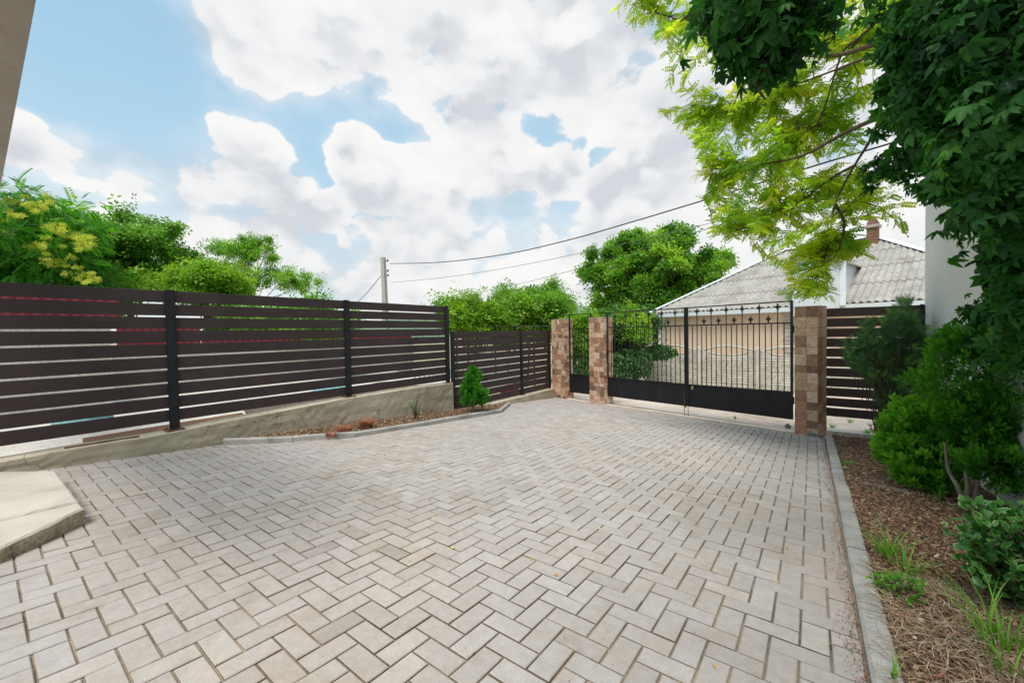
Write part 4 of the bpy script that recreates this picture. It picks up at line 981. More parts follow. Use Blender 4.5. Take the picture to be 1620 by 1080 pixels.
# red corrugated fence and shed beyond the tall slat fence
def corr(mb, A, B, z0, z1, wl=.16, amp=.02):
    A, B = np.array(A, float), np.array(B, float); L = np.linalg.norm(B - A); d = (B - A) / L; nn = np.array([d[1], -d[0]]); n = int(L / wl * 2); vs = []
    for i in range(n + 1):
        p = A + d * L * i / n + nn * amp * (1 if i % 2 else -1); vs += [(p[0], p[1], z0), (p[0], p[1], z1)]
    mb.add(vs, [(2 * i, 2 * i + 2, 2 * i + 3, 2 * i + 1) for i in range(n)])
rfz = empty('red_sheet_fence', (-13, 4, -.4), label='dark red corrugated sheet fence glimpsed through the gaps of the tall slat fence', cat='fence')
for y0, y1 in ((2.0, 3.6), (3.62, 5.2), (5.22, 6.8), (6.82, 8.4), (8.42, 10.6)):
    mb = MB(); corr(mb, (-13, y0), (-13, y1), .92, 1.42 - .05 * (y0 - 2)); wb(mb, 'sheet', M['red'], rfz)
mb = MB(); mb.box((-13.05, 6.3, .25), (.12, 8.8, 1.3)); wb(mb, 'plinth', M['yard'], rfz)
sh = empty('shed', (-11, .3, -.4), label='low pale shed with a dark red sheet band left of the tall fence', cat='shed')
mb = MB(); mb.box((-11.6, .0, .55), (1.2, 3.2, 1.9)); wb(mb, 'wall', M['yard'], sh)
mb = MB(); corr(mb, (-10.95, -1.8), (-10.95, 1.75), 1.52, 2.02); wb(mb, 'roof_sheet', M['red'], sh)
# bits and pieces lying behind the fence
mb = MB(); corr_pts = [(-6.28, .55), (-6.12, 2.1)]
mb.box((0, 0, 0), (.22, 1.55, .045), bev=.004); pk = mb.build('plank', M['wood'], None, (-6.24, 1.45, .055), label='brown weathered plank lying behind the foot of the tall slat fence', cat='plank'); pk.rotation_euler = (.0, .25, .07)
mb = MB(); mb.box((0, 0, 0), (.26, 2.1, .05), bev=.004); pk = mb.build('plank', M['greywood'], None, (-6.32, 3.3, .10), label='long grey plank leaning along the wall behind the second fence panel', cat='plank'); pk.rotation_euler = (.0, .5, -.03)
mb = MB(); mb.tube([(-5.868, .50, wtop(.5) + .010), (-5.872, 1.05, wtop(1.05) + .010)], .008, 6); wb(mb, 'steel_rod', M['rust'], label='rusty steel rod lying on top of the retaining wall near its left end', cat='rod')
def blob(name, c, r, mat, label, cat, k=9, amp=.18):
    mb = MB(); ph = [random.random() * 6 for _ in range(4)]; vs = []
    for i in range(k + 1):
        th = pi * i / k
        for j in range(2 * k):
            a = pi * j / k; d = 1 + amp * math.sin(3 * a + ph[0]) * math.sin(2 * th + ph[1]) + amp * .5 * math.sin(7 * a + ph[2]) * math.sin(5 * th)
            vs.append((c[0] + r[0] * sin(th) * cos(a) * d, c[1] + r[1] * sin(th) * sin(a) * d, c[2] + r[2] * cos(th) * d))
    mb.add(vs, [(i * 2 * k + j, (i + 1) * 2 * k + j, (i + 1) * 2 * k + (j + 1) % (2 * k), i * 2 * k + (j + 1) % (2 * k)) for i in range(k) for j in range(2 * k)])
    wb(mb, name, mat, label=label, cat=cat)
blob('tarp', (-8.2, .9, .0), (.22, .28, .16), M['teal'], 'teal tarpaulin bundle behind the left panel of the tall slat fence', 'tarp')
blob('sack', (-7.6, 4.2, .02), (.3, .35, .2), M['teal'], 'pale teal sack behind the middle panel of the tall slat fence', 'sack')
blob('bag', (-6.75, 8.9, -.45), (.22, .35, .14), M['red'], 'red bag lying behind the lower slat fence near the left pillar', 'bag')
# gravel heap behind the third panel
Pn = 1500; gx_ = RNG.normal(size=Pn) * .30 - 6.75; gy_ = 4.7 + RNG.normal(size=Pn) * .50; gh = -.12 + .34 * np.exp(-((gx_ + 6.75) ** 2 / .25 + (gy_ - 4.75) ** 2 / .7))
mb = MB()
blob('gravel_core', (-6.75, 4.75, -.12), (.62, 1.1, .30), M['gravel'], None, None, 10, .06); gc_ = bpy.data.objects['gravel_core']; gc_.name = 'gravel_heap'; tag(gc_, kind='stuff')
for x, y, z in zip(gx_, gy_, gh):
    s = random.uniform(.015, .035); mb.box((x, y, z), (s, s * random.uniform(.7, 1.3), s * .7), random.random() * 3, 0, random.random())
mb.build('gravel_stones', M['gravel'], None, kind='stuff')
# low white picket fence beyond the lower slat fence
wp = empty('picket_fence', (-8.6, 9.5, -.9), label='low white picket fence glimpsed through the lower slat fence', cat='fence')
for i in range(30): one_box('picket', (-.0 , -2.4 + i * .17, .75), (.02, .07, .95), M['whitepaint'], wp)
for z in (.45, 1.0): one_box('rail', (.03, 0, z), (.025, 5.2, .06), M['whitepaint'], wp)
# hills far away
def hill(c, R_, h, seed):
    rnd = random.Random(seed); n = 60; mb = MB(); vs = []; A0 = math.atan2(c[0], c[1])
    for i in range(n + 1):
        a = A0 + (i / n - .5) * R_; hh = h * (math.sin(pi * i / n) ** .7) * (1 + .08 * math.sin(i * .7 + seed) + .04 * rnd.random())
        d = math.hypot(*c)
        vs += [(sin(a) * d * .75, cos(a) * d * .75, -6), (sin(a) * d, cos(a) * d, -4 + hh), (sin(a) * d * 1.4, cos(a) * d * 1.4, -6)]
    mb.add(vs, [(3 * i + k, 3 * i + 3 + k, 3 * i + 4 + k, 3 * i + 1 + k) for i in range(n) for k in (0, 1)]); mb.sm = True
    mb.build('hills', M['hill'], kind='structure')
h1_ = pz(830, 482, 700); hill((h1_[0], h1_[1]), .9, 52, 1)
h2_ = pz(1000, 490, 520); hill((h2_[0], h2_[1]), .6, 34, 4)

# ================================================================ VEGETATION
def limb(mb, pts, r0, r1, n=6):
    P = [np.array(p, float) for p in pts]; C = []
    for i in range(len(P) - 1):
        p0, p1, p2, p3 = P[max(0, i - 1)], P[i], P[i + 1], P[min(len(P) - 1, i + 2)]
        for k in range(4):
            t = k / 4; C.append(.5 * ((2 * p1) + (-p0 + p2) * t + (2 * p0 - 5 * p1 + 4 * p2 - p3) * t * t + (-p0 + 3 * p1 - 3 * p2 + p3) * t ** 3))
    C.append(P[-1]); m = len(C); mb.tube(C, [r0 + (r1 - r0) * i / (m - 1) for i in range(m)], n); return C
def crown_tree(name, base, height, centre, rad, k, sub, n, tpl, size, mat, label, trunk_r=.14, bark='bark', base_t=.5, amp=.25, limbs=9, jit=.2, extra=None, droop=.3, group=None, cat='tree', cores=None):
    root = empty(name, base, label=label, cat=cat, group=group)
    cl, cs = clump_pts(centre, rad, k, sub, n)
    if cores:
        for c in cores: a, b = clump_pts(c[:3], c[3:6], int(c[6]), sub, n); cl += a; cs = np.vstack([cs, b])
    mb = MB(); top = np.array(centre, float) + [0, 0, -rad[2] * .3]
    limb(mb, [base, (np.array(base) + top) / 2 + [.1, .08, 0], top], trunk_r, trunk_r * .55, 8); wb(mb, 'trunk', M[bark], root, base)
    mb = MB(); idx = RNG.permutation(len(cs))[:max(limbs, len(cs) // 2)]
    for i in idx:
        st = np.array(base) + (top - np.array(base)) * random.uniform(.55, 1.0); mid = (st + cs[i]) / 2 + np.array([0, 0, -.08 * rad[2]]) + rnd_dir(1)[0] * .12
        limb(mb, [st, mid, cs[i]], trunk_r * .3, trunk_r * .05, 5)
    wb(mb, 'branches', M[bark], root, base)
    P, O = shell(cl, inner=.1, lump=.45); nn = len(P); P = P + RNG.normal(size=P.shape) * (np.repeat([c[3] for c in cl], [int(c[6]) for c in cl])[:, None] * .22)
    D = O + rnd_dir(nn) * .8 + np.array([0, 0, -droop]); Nn = O * .6 + rnd_dir(nn) * .5 + np.array([0, 0, .8])
    S = size * RNG.uniform(.7, 1.3, nn)
    # leaf colour differs from spray to spray and from leaf to leaf
    t = np.clip(np.repeat(RNG.normal(base_t, amp * .6, len(cl)), [int(c[6]) for c in cl]) + RNG.normal(size=nn) * jit, 0, 1)
    bake('crown', tpl, P, D, Nn, S, t, M[mat], None)
    o = bpy.data.objects[-1] if False else None
    return root, P
def attach(root):      # last baked mesh becomes a part of root, keeping its world place
    o = LAST[0]; o.parent = root; o.location = -np.array(root.location); return o
_bake = bake
LAST = [None]
def bake(name, *a, **k):
    o = _bake(name, *a, **k); LAST[0] = o; return o
def W_(u, v, Z): return tuple(pz(u, v, Z))
def tree_px(name, u, v, Z, ru, rv, label, tpl, size, mat, k, n, sub=.18, depth=None, **kw):
    c = pz(u, v, Z); rx = ru / FPX * Z; rz = rv / FPX * Z; ry = depth or rx
    b = (c[0], c[1], float(ground_h(np.float64(c[0]), np.float64(c[1]))) - .05)
    root, P = crown_tree(name, b, 0, c, (rx, ry, rz), k, sub * Z * 12 / FPX * 6, n, tpl, size, mat, label, **kw)
    attach(root); return root, P
# trees beyond the left fence
r, P = tree_px('tree', 30, 400, 13, 118, 98, 'dense deep green tree with yellow blossom at the left edge above the fence', 'pinnatefar', .48, 'sumac', 90, 55, .35, depth=2.2, droop=.45, group='trees beyond the fence')
sel = [(112, 372, 12.0, 26, 12), (85, 362, 12, 20, 9), (140, 440, 12, 16, 9), (20, 345, 12, 18, 6), (45, 330, 12, 25, 6), (10, 370, 12, 10, 8), (60, 390, 11.8, 22, 8), (128, 385, 12, 14, 8), (95, 425, 12, 30, 12), (60, 320, 12, 30, 8)]
cl = []
for u, v, Z, ru, rv in sel:
    for _ in range(9):
        uu, vv = u + random.gauss(0, ru * .62), v + random.gauss(0, rv * .75); c = pz(uu, vv, Z + random.uniform(-.5, .3)); q_ = random.uniform(.04, .12); cl.append((c[0], c[1], c[2], q_ * 1.4, q_ * 1.4, q_ * .9, 22))
P2, O2 = shell(cl, inner=.1); bake('blossom', 'cluster', P2, O2 + rnd_dir(len(P2)), rnd_dir(len(P2)) + [0, 0, 1], np.full(len(P2), .07), RNG.random(len(P2)), M['blossom']); attach(r)
tree_px('tree', 200, 408, 17, 95, 66, 'rounded mid green tree between the blossoming tree and the airy one', 'cluster', .24, 'walnut', 95, 100, .24, depth=2.6, base_t=.5, group='trees beyond the fence')
tree_px('tree', 132, 402, 18.5, 55, 62, 'taller dark green crown just behind the yellow blossom', 'cluster', .25, 'walnut', 44, 110, .26, base_t=.42, group='trees beyond the fence')
tree_px('tree', 392, 402, 20, 62, 30, 'airy light green tree with gaps of sky left of the concrete pole', 'cluster', .17, 'walnut', 34, 60, .15, depth=1.8, base_t=.6, trunk_r=.09, bark='palebark', group='trees beyond the fence', cores=[(*pz(470, 446, 20), 1.2, 1.0, .42, 14), (*pz(345, 425, 20), .9, .9, .5, 12), (*pz(420, 440, 20), 1.8, .9, .5, 12)])
tree_px('tree', 325, 452, 16, 62, 34, 'low yellow-green bushy crown at the foot of the airy tree', 'cluster', .20, 'lime', 50, 110, .28, base_t=.5, group='trees beyond the fence')
tree_px('bush', 60, 500, 11.5, 100, 30, 'bright green undergrowth behind the left panels of the tall fence', 'cluster', .16, 'lime', 40, 90, .28, base_t=.4, cat='bush', trunk_r=.05)
tree_px('bush', 420, 520, 15, 240, 32, 'long low green bushes behind the middle of the tall fence', 'cluster', .2, 'walnut', 70, 90, .26, depth=1.2, base_t=.55, cat='bush', trunk_r=.05)
# orchard row between the pole and the gate
tree_px('fruit_tree', 735, 505, 16, 36, 36, 'yellow-green bush at the right end of the tall fence', 'cluster', .20, 'lime', 42, 90, .26, base_t=.45, group='fruit trees', trunk_r=.06)
tree_px('fruit_tree', 800, 505, 17, 55, 34, 'light green fruit tree above the left part of the lower fence', 'cluster', .21, 'lime', 54, 95, .26, base_t=.3, group='fruit trees', trunk_r=.07)
tree_px('fruit_tree', 862, 500, 17.5, 50, 38, 'mid green fruit tree above the right part of the lower fence', 'cluster', .21, 'walnut', 50, 95, .26, base_t=.6, group='fruit trees', trunk_r=.07)
tree_px('fruit_tree', 832, 470, 18.5, 48, 20, 'thin upright leafy shoots topping the fruit tree row against the sky', 'cluster', .2, 'walnut', 26, 40, .17, base_t=.5, group='fruit trees', trunk_r=.05, cores=[(*pz(872, 462, 18.5), .35, .35, .5, 8), (*pz(797, 466, 18.5), .3, .3, .45, 8)])
tree_px('walnut_tree', 1034, 440, 30, 98, 68, 'large round green tree rising left of the peach house', 'cluster', .38, 'walnut', 210, 80, .145, depth=4, base_t=.55, amp=.35, trunk_r=.25, cores=[(*pz(1000, 490, 29), 3.8, 1.4, 1.2, 46), (*pz(1112, 420, 30), 1.6, 1.6, 1.4, 16), (*pz(950, 420, 30), 1.4, 1.4, 1.6, 16), (*pz(985, 385, 30), 1.1, 1.2, .9, 8), (*pz(1070, 372, 30), 1.2, 1.2, .9, 8)])
tree_px('bush', 985, 525, 17.2, 50, 38, 'dark green bush right behind the left leaf of the double gate', 'cluster', .2, 'ivy', 60, 110, .26, depth=1.2, base_t=.45, cat='bush', trunk_r=.06)
tree_px('bush', 925, 530, 16, 30, 36, 'bright green bush seen through the narrow gate', 'cluster', .17, 'lime', 36, 100, .24, depth=1.0, base_t=.4, cat='bush', trunk_r=.05)
tree_px('bush', 1000, 515, 15.8, 26, 26, 'pale feathery bush seen through the bars of the left gate leaf', 'cluster', .15, 'lime', 22, 60, .22, depth=.8, base_t=.5, cat='bush', trunk_r=.04)
# ivy over the far garden fence
iv = pz(965, 578, 15.6); root = empty('ivy', (iv[0], iv[1], -1.3), label='thick bank of ivy left of the precast fence, seen through the gates', cat='ivy')
cl = []
for u in range(890, 1030, 14): c = pz(u, 572 + random.uniform(-4, 4), 15.8 - (u - 890) * .002); cl.append((c[0], c[1], c[2] - .1, .42, .3, .62, 420))
for u, v in ((1032, 552), (1042, 550), (1052, 552), (1060, 556), (1036, 560), (1048, 560)): c = pz(u, v, 16.8); cl.append((c[0], c[1], c[2], .32, .22, .2, 160))
P2, O2 = shell(cl, inner=.6, lump=.1); n_ = len(P2); bake('foliage', 'simple', P2, O2 * .3 + rnd_dir(n_) * .5 + [0, 0, -1], O2 + rnd_dir(n_) * .4 + [0, 0, .4], RNG.uniform(.10, .17, n_), ptint(P2, .5, .2, 3), M['ivy']); attach(root)

# ---- locust tree whose trunk stands in the bed at the right, cloaked in creeper
TB = np.array([1.14, 3.35, gz(1.14, 3.35)])
lt = empty('locust_tree', tuple(TB), label='yellow-green locust tree whose feathery branches hang over the gate from the right', cat='tree')
mb = MB(); limb(mb, [TB, TB + [-.03, .02, 1.6], TB + [.02, -.02, 3.0], TB + [.0, .1, 5.2]], .11, .07, 10); wb(mb, 'trunk', M['bark'], lt, TB)
def PX(l): return [pz(u, v, Z) for u, v, Z in l]
LIMBS = [PX([(1500, 178, 2.8), (1450, 184, 3.1), (1392, 187, 3.3), (1330, 214, 3.7), (1265, 248, 4.1), (1190, 262, 4.6), (1110, 270, 5.1)]),
         PX([(1392, 188, 3.3), (1375, 225, 3.5), (1352, 262, 3.7), (1322, 320, 4.0), (1312, 372, 4.2), (1300, 430, 4.5)]),
         PX([(1352, 262, 3.7), (1310, 285, 4.1), (1250, 330, 4.6), (1180, 360, 4.9), (1120, 375, 5.1)]),
         PX([(1320, 322, 4.0), (1335, 350, 4.0), (1330, 385, 4.1), (1318, 410, 4.2), (1290, 440, 4.4), (1265, 462, 4.6)]),
         PX([(1520, 10, 2.8), (1450, 45, 3.0), (1385, 70, 3.3), (1300, 90, 3.9), (1200, 70, 4.5), (1100, 40, 5.0), (1000, 8, 5.4)]),
         PX([(1470, 40, 2.9), (1420, 72, 3.1), (1350, 100, 3.5), (1270, 130, 4.2), (1180, 160, 4.9), (1070, 185, 5.4)]),
         PX([(1530, -60, 2.7), (1400, -30, 3.2), (1270, -50, 3.8), (1130, -60, 4.6), (1010, -40, 5.2)]),
         PX([(1392, 30, 3.2), (1360, 60, 3.5), (1330, 90, 3.7), (1290, 200, 4.2), (1230, 210, 4.6)]),
         PX([(1450, 250, 3.2), (1425, 262, 3.3), (1370, 300, 3.6), (1330, 340, 3.9)])]
mb = MB()
for i, l in enumerate(LIMBS): limb(mb, l, .028 if i in (0, 4, 6) else .014, .004, 7)
# spray regions: (px, py, depth, ru, rv, number of twigs)
SPR = [(1120, 40, 5.0, 95, 38, 26), (1020, 15, 5.4, 45, 22, 9), (1060, 60, 5.4, 30, 30, 6), (1200, 80, 4.8, 90, 60, 30), (1320, 40, 4.2, 80, 40, 22), (1400, 30, 3.7, 60, 40, 12), (1240, 150, 4.6, 90, 55, 30),
       (1130, 190, 5.1, 60, 34, 18), (1080, 190, 5.4, 36, 22, 9), (1180, 225, 4.9, 100, 42, 36), (1290, 210, 4.4, 90, 50, 30), (1380, 120, 3.9, 50, 45, 12), (1130, 262, 5.1, 40, 26, 8), (1200, 300, 4.9, 85, 45, 34),
       (1300, 300, 4.4, 85, 45, 30), (1380, 290, 3.9, 45, 35, 10), (1130, 320, 5.2, 38, 22, 8), (1170, 350, 5.0, 60, 28, 16), (1250, 365, 4.6, 62, 36, 20), (1325, 372, 4.3, 40, 32, 12), (1348, 398, 4.3, 32, 16, 8), (1245, 400, 4.7, 40, 20, 8),
       (1285, 425, 4.5, 30, 18, 6), (1270, 455, 4.6, 28, 14, 5), (1300, 465, 4.6, 14, 12, 3), (1420, 330, 3.8, 20, 22, 3), (1000, -60, 5.2, 90, 50, 14), (1200, -80, 4.6, 120, 60, 20), (1380, -80, 4.0, 120, 60, 16),
       (1110, 120, 5.2, 60, 30, 7), (1060, -10, 5.3, 50, 25, 8)]
LP = np.array([p for l in LIMBS for p in (lambda C: C)(l)]); LPd = []
for l in LIMBS:
    for i in range(len(l) - 1):
        for k in range(5): LPd.append(l[i] + (l[i + 1] - l[i]) * k / 5)
LPd = np.array(LPd); tw = MB(); PP, DD, NN, SS, TT = [], [], [], [], []
for (u, v, Z, ru, rv, n) in SPR:
    for _ in range(int(n * 1.25)):
        a = random.random() * 2 * pi; rr = math.sqrt(random.random()); tip = pz(u + ru * rr * cos(a), v + rv * rr * sin(a), Z + random.gauss(0, .22))
        d = np.linalg.norm(LPd - tip, axis=1); j = int(np.argsort(d)[random.randint(0, 3)]); st0 = LPd[j]; L = d[j]
        if L > .9: st0 = tip + (st0 - tip) * .9 / L; L = .9
        mid = (st0 + tip) / 2 + np.array([0, 0, .10 * L]); tw_pts = [st0, mid, tip + [0, 0, -.03]]; tw.tube(tw_pts, [.005, .0035, .0015], 4, cap=False)
        base_t = random.gauss(.52, .2); m_ = max(5, int(L / .05))
        for k in range(m_):
            t = .15 + .85 * k / (m_ - 1); p = (1 - t) ** 2 * st0 + 2 * t * (1 - t) * mid + t * t * tip; dr = (tip - st0) / (L + 1e-6)
            for s in (-1, 1):
                if random.random() < .10: continue
                side = np.cross(dr, [0, 0, 1]); side /= (np.linalg.norm(side) + 1e-6)
                PP.append(p); DD.append(side * s + dr * .6 + rnd_dir(1)[0] * .6 + np.array([0, 0, -.3])); NN.append(np.array([.1, -.75, .65]) + rnd_dir(1)[0] * .95); SS.append(random.uniform(.08, .145)); TT.append(base_t + random.gauss(0, .12))
PP, DD, NN, SS, TT = map(np.array, (PP, DD, NN, SS, TT)); print('locust leaves', len(PP))
wb(mb, 'branches', M['bark'], lt, TB); wb(tw, 'twigs', M['bark'], lt, TB, kind='stuff')
bake('crown', 'pinnate', PP, DD, NN, SS, np.clip(TT, 0, 1), M['locust']); attach(lt)

# ---- creeper curtain round the trunk, and the clump hanging at the top
def creeper(name, cl, label, base, dens=1.0, size=.10, stems=()):
    root = empty(name, base, label=label, cat='creeper'); C = []
    for (u, v, Z, r, n) in cl: c = pz(u, v, Z); C.append((c[0], c[1], c[2], r, r, r * 1.15, int(n * dens)))
    P, O = shell(C, inner=.35, lump=.32); n_ = len(P)
    D = O * .45 + rnd_dir(n_) * .8 + np.array([0, 0, -.85]); Nn = O * 1.0 + rnd_dir(n_) * .8 + np.array([0, 0, .45])
    bake('foliage', 'palm', P, D, Nn, size * RNG.choice([.45, .65, .85, 1.0, 1.3], n_) * RNG.uniform(.85, 1.15, n_), ptint(P, .45, .2, 4, .2), M['creeper']); attach(root)
    mb = MB()
    for pts in stems: limb(mb, PX(pts), .010, .004, 5)
    for c in C:
        for _ in range(4):
            a, b = rnd_dir(2); p = np.array(c[:3]); mb.tube([p + a * c[3] * .9, p + a * c[3] * .2 + b * .1, p + b * c[3] * .95], .0035, 4, cap=False)
    wb(mb, 'stems', M['bark'], root, base, kind='stuff')
creeper('creeper', [(1635, 40, 2.3, .46, 800), (1545, 60, 2.5, .34, 600), (1610, 190, 2.35, .36, 680), (1510, 150, 2.65, .27, 430), (1460, 100, 2.9, .22, 320), (1432, 150, 3.0, .15, 170), (1470, 205, 2.85, .17, 220),
                    (1440, 45, 2.9, .20, 220), (1540, 235, 2.6, .22, 330), (1500, 272, 2.75, .13, 120), (1625, 310, 2.4, .30, 520), (1585, 310, 2.5, .17, 210), (1650, 430, 2.5, .27, 440), (1600, 400, 2.65, .12, 130), (1625, 500, 2.8, .26, 340), (1572, 492, 3.0, .11, 90), (1590, 360, 2.6, .10, 70), (1560, 300, 2.6, .12, 90),
                    (1700, 150, 2.4, .5, 500), (1720, 350, 2.5, .45, 500), (1710, 550, 2.7, .4, 380), (1500, -60, 2.6, .45, 450), (1640, -120, 2.4, .55, 450)],
        'dark green creeper hanging in a thick curtain down the right side, over the white wall', tuple(TB), 1.3, .082,
        [[(1480, 260, 2.9), (1462, 290, 3.0), (1450, 303, 3.0)], [(1560, 300, 2.7), (1530, 350, 2.9), (1515, 372, 3.0)]])
creeper('creeper', [(1405, 265, 3.3, .12, 50), (1430, 255, 3.2, .13, 70), (1378, 275, 3.4, .08, 22), (1458, 300, 3.0, .07, 22), (1400, 200, 3.2, .10, 30)],
        'small dark creeper sprigs trailing from the left edge of the creeper curtain, against the sky', tuple(pz(1420, 200, 3.2)), 1.0, .07)
creeper('creeper', [(1215, 8, 1.75, .22, 330), (1165, 15, 1.75, .15, 150), (1262, 30, 1.8, .13, 140), (1215, 70, 1.8, .12, 110), (1290, 10, 1.8, .10, 60), (1200, 115, 1.85, .085, 45), (1238, 105, 1.85, .08, 36), (1110, 12, 1.8, .05, 10), (1130, 40, 1.8, .05, 12), (1222, -70, 1.75, .32, 400)],
        'dark creeper clump hanging down at the top of the picture in front of the locust', tuple(pz(1215, -60, 1.75)), .8, .066,
        [[(1230, -120, 1.8), (1210, 0, 1.8), (1205, 110, 1.85)], [(1205, 110, 1.85), (1200, 140, 1.85), (1212, 158, 1.86)]])
# berries on the hanging clump
for j in range(3):
    pass

# ---- conifers
def thuja(name, base, cl, label, tpl='frond', size=.043, mat='thuja', stems=None, up=.8, dens=2.3, bt=.55):
    root = empty(name, base, label=label, cat='shrub')
    PS, OS, TS = [], [], []
    for (a, b, c, d, e, f, n) in cl:          # plumes of foliage standing out of each mass
        k = max(12, int(n * dens / 30)); dd = rnd_dir(k); lum = 1 + .10 * np.sin(dd[:, 0] * 6 + a * 9) * np.sin(dd[:, 2] * 7 + b * 5)
        cp = np.array([a, b, c]) + dd * np.array([d, e, f]) * (RNG.uniform(.74, 1.0, k) * lum)[:, None]
        ax = dd * .8 + rnd_dir(k) * .25 + np.array([0, 0, up]); ax /= np.linalg.norm(ax, axis=1, keepdims=True); m = 30
        r0 = .16 * (d + f) / 2 + .012; tt = RNG.uniform(-.6, 1.0, (k, m)); rr = np.sqrt(RNG.random((k, m))) * (1 - .75 * np.clip(tt, 0, 1)); rd = rnd_dir(k * m).reshape(k, m, 3)
        rd -= (rd * ax[:, None]).sum(2, keepdims=True) * ax[:, None]; rd /= np.linalg.norm(rd, axis=2, keepdims=True) + 1e-6
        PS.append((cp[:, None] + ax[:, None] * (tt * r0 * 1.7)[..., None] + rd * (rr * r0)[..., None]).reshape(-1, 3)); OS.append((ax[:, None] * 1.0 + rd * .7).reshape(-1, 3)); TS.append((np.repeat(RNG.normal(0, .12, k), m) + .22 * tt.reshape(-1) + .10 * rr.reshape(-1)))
    P, O, TSx = np.vstack(PS), np.vstack(OS), np.concatenate(TS); n_ = len(P)
    D = O + rnd_dir(n_) * .3 + np.array([0, 0, up * .4]); Nn = np.cross(O, [0, 0, 1.0]) + rnd_dir(n_) * .7
    Pi, Oi = shell([(a, b, c, d * .62, e * .62, f * .66, int(n * dens * .25)) for a, b, c, d, e, f, n in cl], inner=.5, lump=.1); m_ = len(Pi)
    P = np.vstack([P, Pi]); D = np.vstack([D, Oi + rnd_dir(m_) * .5]); Nn = np.vstack([Nn, rnd_dir(m_)]); sz = size * RNG.uniform(.6, 1.3, n_ + m_)
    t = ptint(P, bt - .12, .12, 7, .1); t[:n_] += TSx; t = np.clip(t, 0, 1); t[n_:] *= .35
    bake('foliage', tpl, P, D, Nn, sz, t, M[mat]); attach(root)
    mb = MB()
    for s in (stems or [[base, (base[0], base[1], base[2] + .3)]]): limb(mb, s, .018, .008, 6)
    wb(mb, 'stems', M['palebark'], root, base)
def E_(u, v, Z, ru, rv, n, d=None):
    c = pz(u, v, Z); rx = ru / FPX * Z; return (c[0], c[1], c[2], rx, d or rx, rv / FPX * Z, n)
b1 = gnd(1532, 800, .02); Zb = 3.25
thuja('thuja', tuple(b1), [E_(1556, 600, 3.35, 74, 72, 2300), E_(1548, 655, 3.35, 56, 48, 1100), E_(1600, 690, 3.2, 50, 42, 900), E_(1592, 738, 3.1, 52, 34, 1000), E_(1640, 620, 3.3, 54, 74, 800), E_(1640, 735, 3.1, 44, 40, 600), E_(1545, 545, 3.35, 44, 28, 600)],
      'large rounded bright green thuja on bare twisted stems at the right edge, below the creeper', bt=.48,
      stems=[PX([(1526, 806, 3.18), (1530, 770, 3.2), (1528, 740, 3.25), (1540, 690, 3.3)]), PX([(1538, 806, 3.18), (1545, 775, 3.2), (1552, 740, 3.2), (1570, 690, 3.25)]), PX([(1524, 800, 3.18), (1515, 770, 3.2), (1500, 742, 3.3), (1495, 700, 3.35)])])
b2 = gnd(1462, 770, .02)
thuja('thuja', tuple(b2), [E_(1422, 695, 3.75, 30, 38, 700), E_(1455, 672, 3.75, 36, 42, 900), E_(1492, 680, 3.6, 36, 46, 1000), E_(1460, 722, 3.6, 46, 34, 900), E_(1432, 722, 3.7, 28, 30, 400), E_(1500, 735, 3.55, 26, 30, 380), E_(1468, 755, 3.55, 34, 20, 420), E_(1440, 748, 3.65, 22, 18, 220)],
      'low spreading bright green thuja leaning left of the rounded one in the mulch', bt=.68)
b3 = gnd(750, 652, .04)
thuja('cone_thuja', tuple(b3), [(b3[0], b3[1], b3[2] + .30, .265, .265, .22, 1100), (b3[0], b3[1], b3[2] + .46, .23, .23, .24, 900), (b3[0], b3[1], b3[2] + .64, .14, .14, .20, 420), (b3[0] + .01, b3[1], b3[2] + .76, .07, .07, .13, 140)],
      'small vivid green cone-shaped thuja in the narrow bed by the left wall end', mat='cone', size=.05, up=1.2, dens=1.3)
# yew in front of the short fence
b4 = np.array([.86, 7.1, gz(.86, 7.1)])
ry_ = empty('yew', tuple(b4), label='dark green loose yew with light tips in front of the short slat fence', cat='shrub')
PP, DD, NN, SS, TT = [], [], [], [], []; mb = MB(); st_ = MB()
tips = [(1345, 545), (1360, 540), (1375, 528), (1392, 545), (1400, 520), (1412, 500), (1428, 505), (1440, 520), (1432, 488), (1455, 530), (1468, 545), (1475, 560), (1350, 565), (1365, 575), (1380, 590), (1390, 560), (1470, 590), (1478, 610), (1460, 620), (1440, 600), (1420, 580), (1405, 600), (1395, 620),
        (1410, 550), (1430, 545), (1445, 560), (1425, 610), (1440, 640), (1400, 575), (1370, 555), (1455, 575), (1415, 530), (1385, 600), (1402, 640), (1460, 655), (1430, 570), (1375, 515), (1450, 510)]
for u, v in tips * 4:
    tip = pz(u + random.gauss(0, 4), v + random.gauss(0, 4), 5.2 + random.gauss(0, .16)); st0 = b4 + np.array([random.gauss(0, .03), random.gauss(0, .03), .12]); mid = st0 + (tip - st0) * .5 + np.array([0, 0, -.05]) + rnd_dir(1)[0] * .05
    C = limb(mb, [st0, mid, tip], .008, .002, 4)
    for k in range(7, len(C)):
        w = k / len(C)
        for _ in range(13):
            PP.append(C[k] + rnd_dir(1)[0] * .035); dr = (C[-1] - C[-3]); dr = dr / np.linalg.norm(dr); DD.append(dr * .8 + rnd_dir(1)[0] * .9 + np.array([0, 0, .3])); NN.append(rnd_dir(1)[0]); SS.append(random.uniform(.07, .13)); TT.append(.45 + random.gauss(0, .13) + (.4 if k >= len(C) - 1 and random.random() < .35 else 0))
bake('foliage', 'needles', *map(np.array, (PP, DD, NN, SS)), np.clip(np.array(TT), 0, 1), M['yew']); attach(ry_); wb(mb, 'stems', M['bark'], ry_, b4)
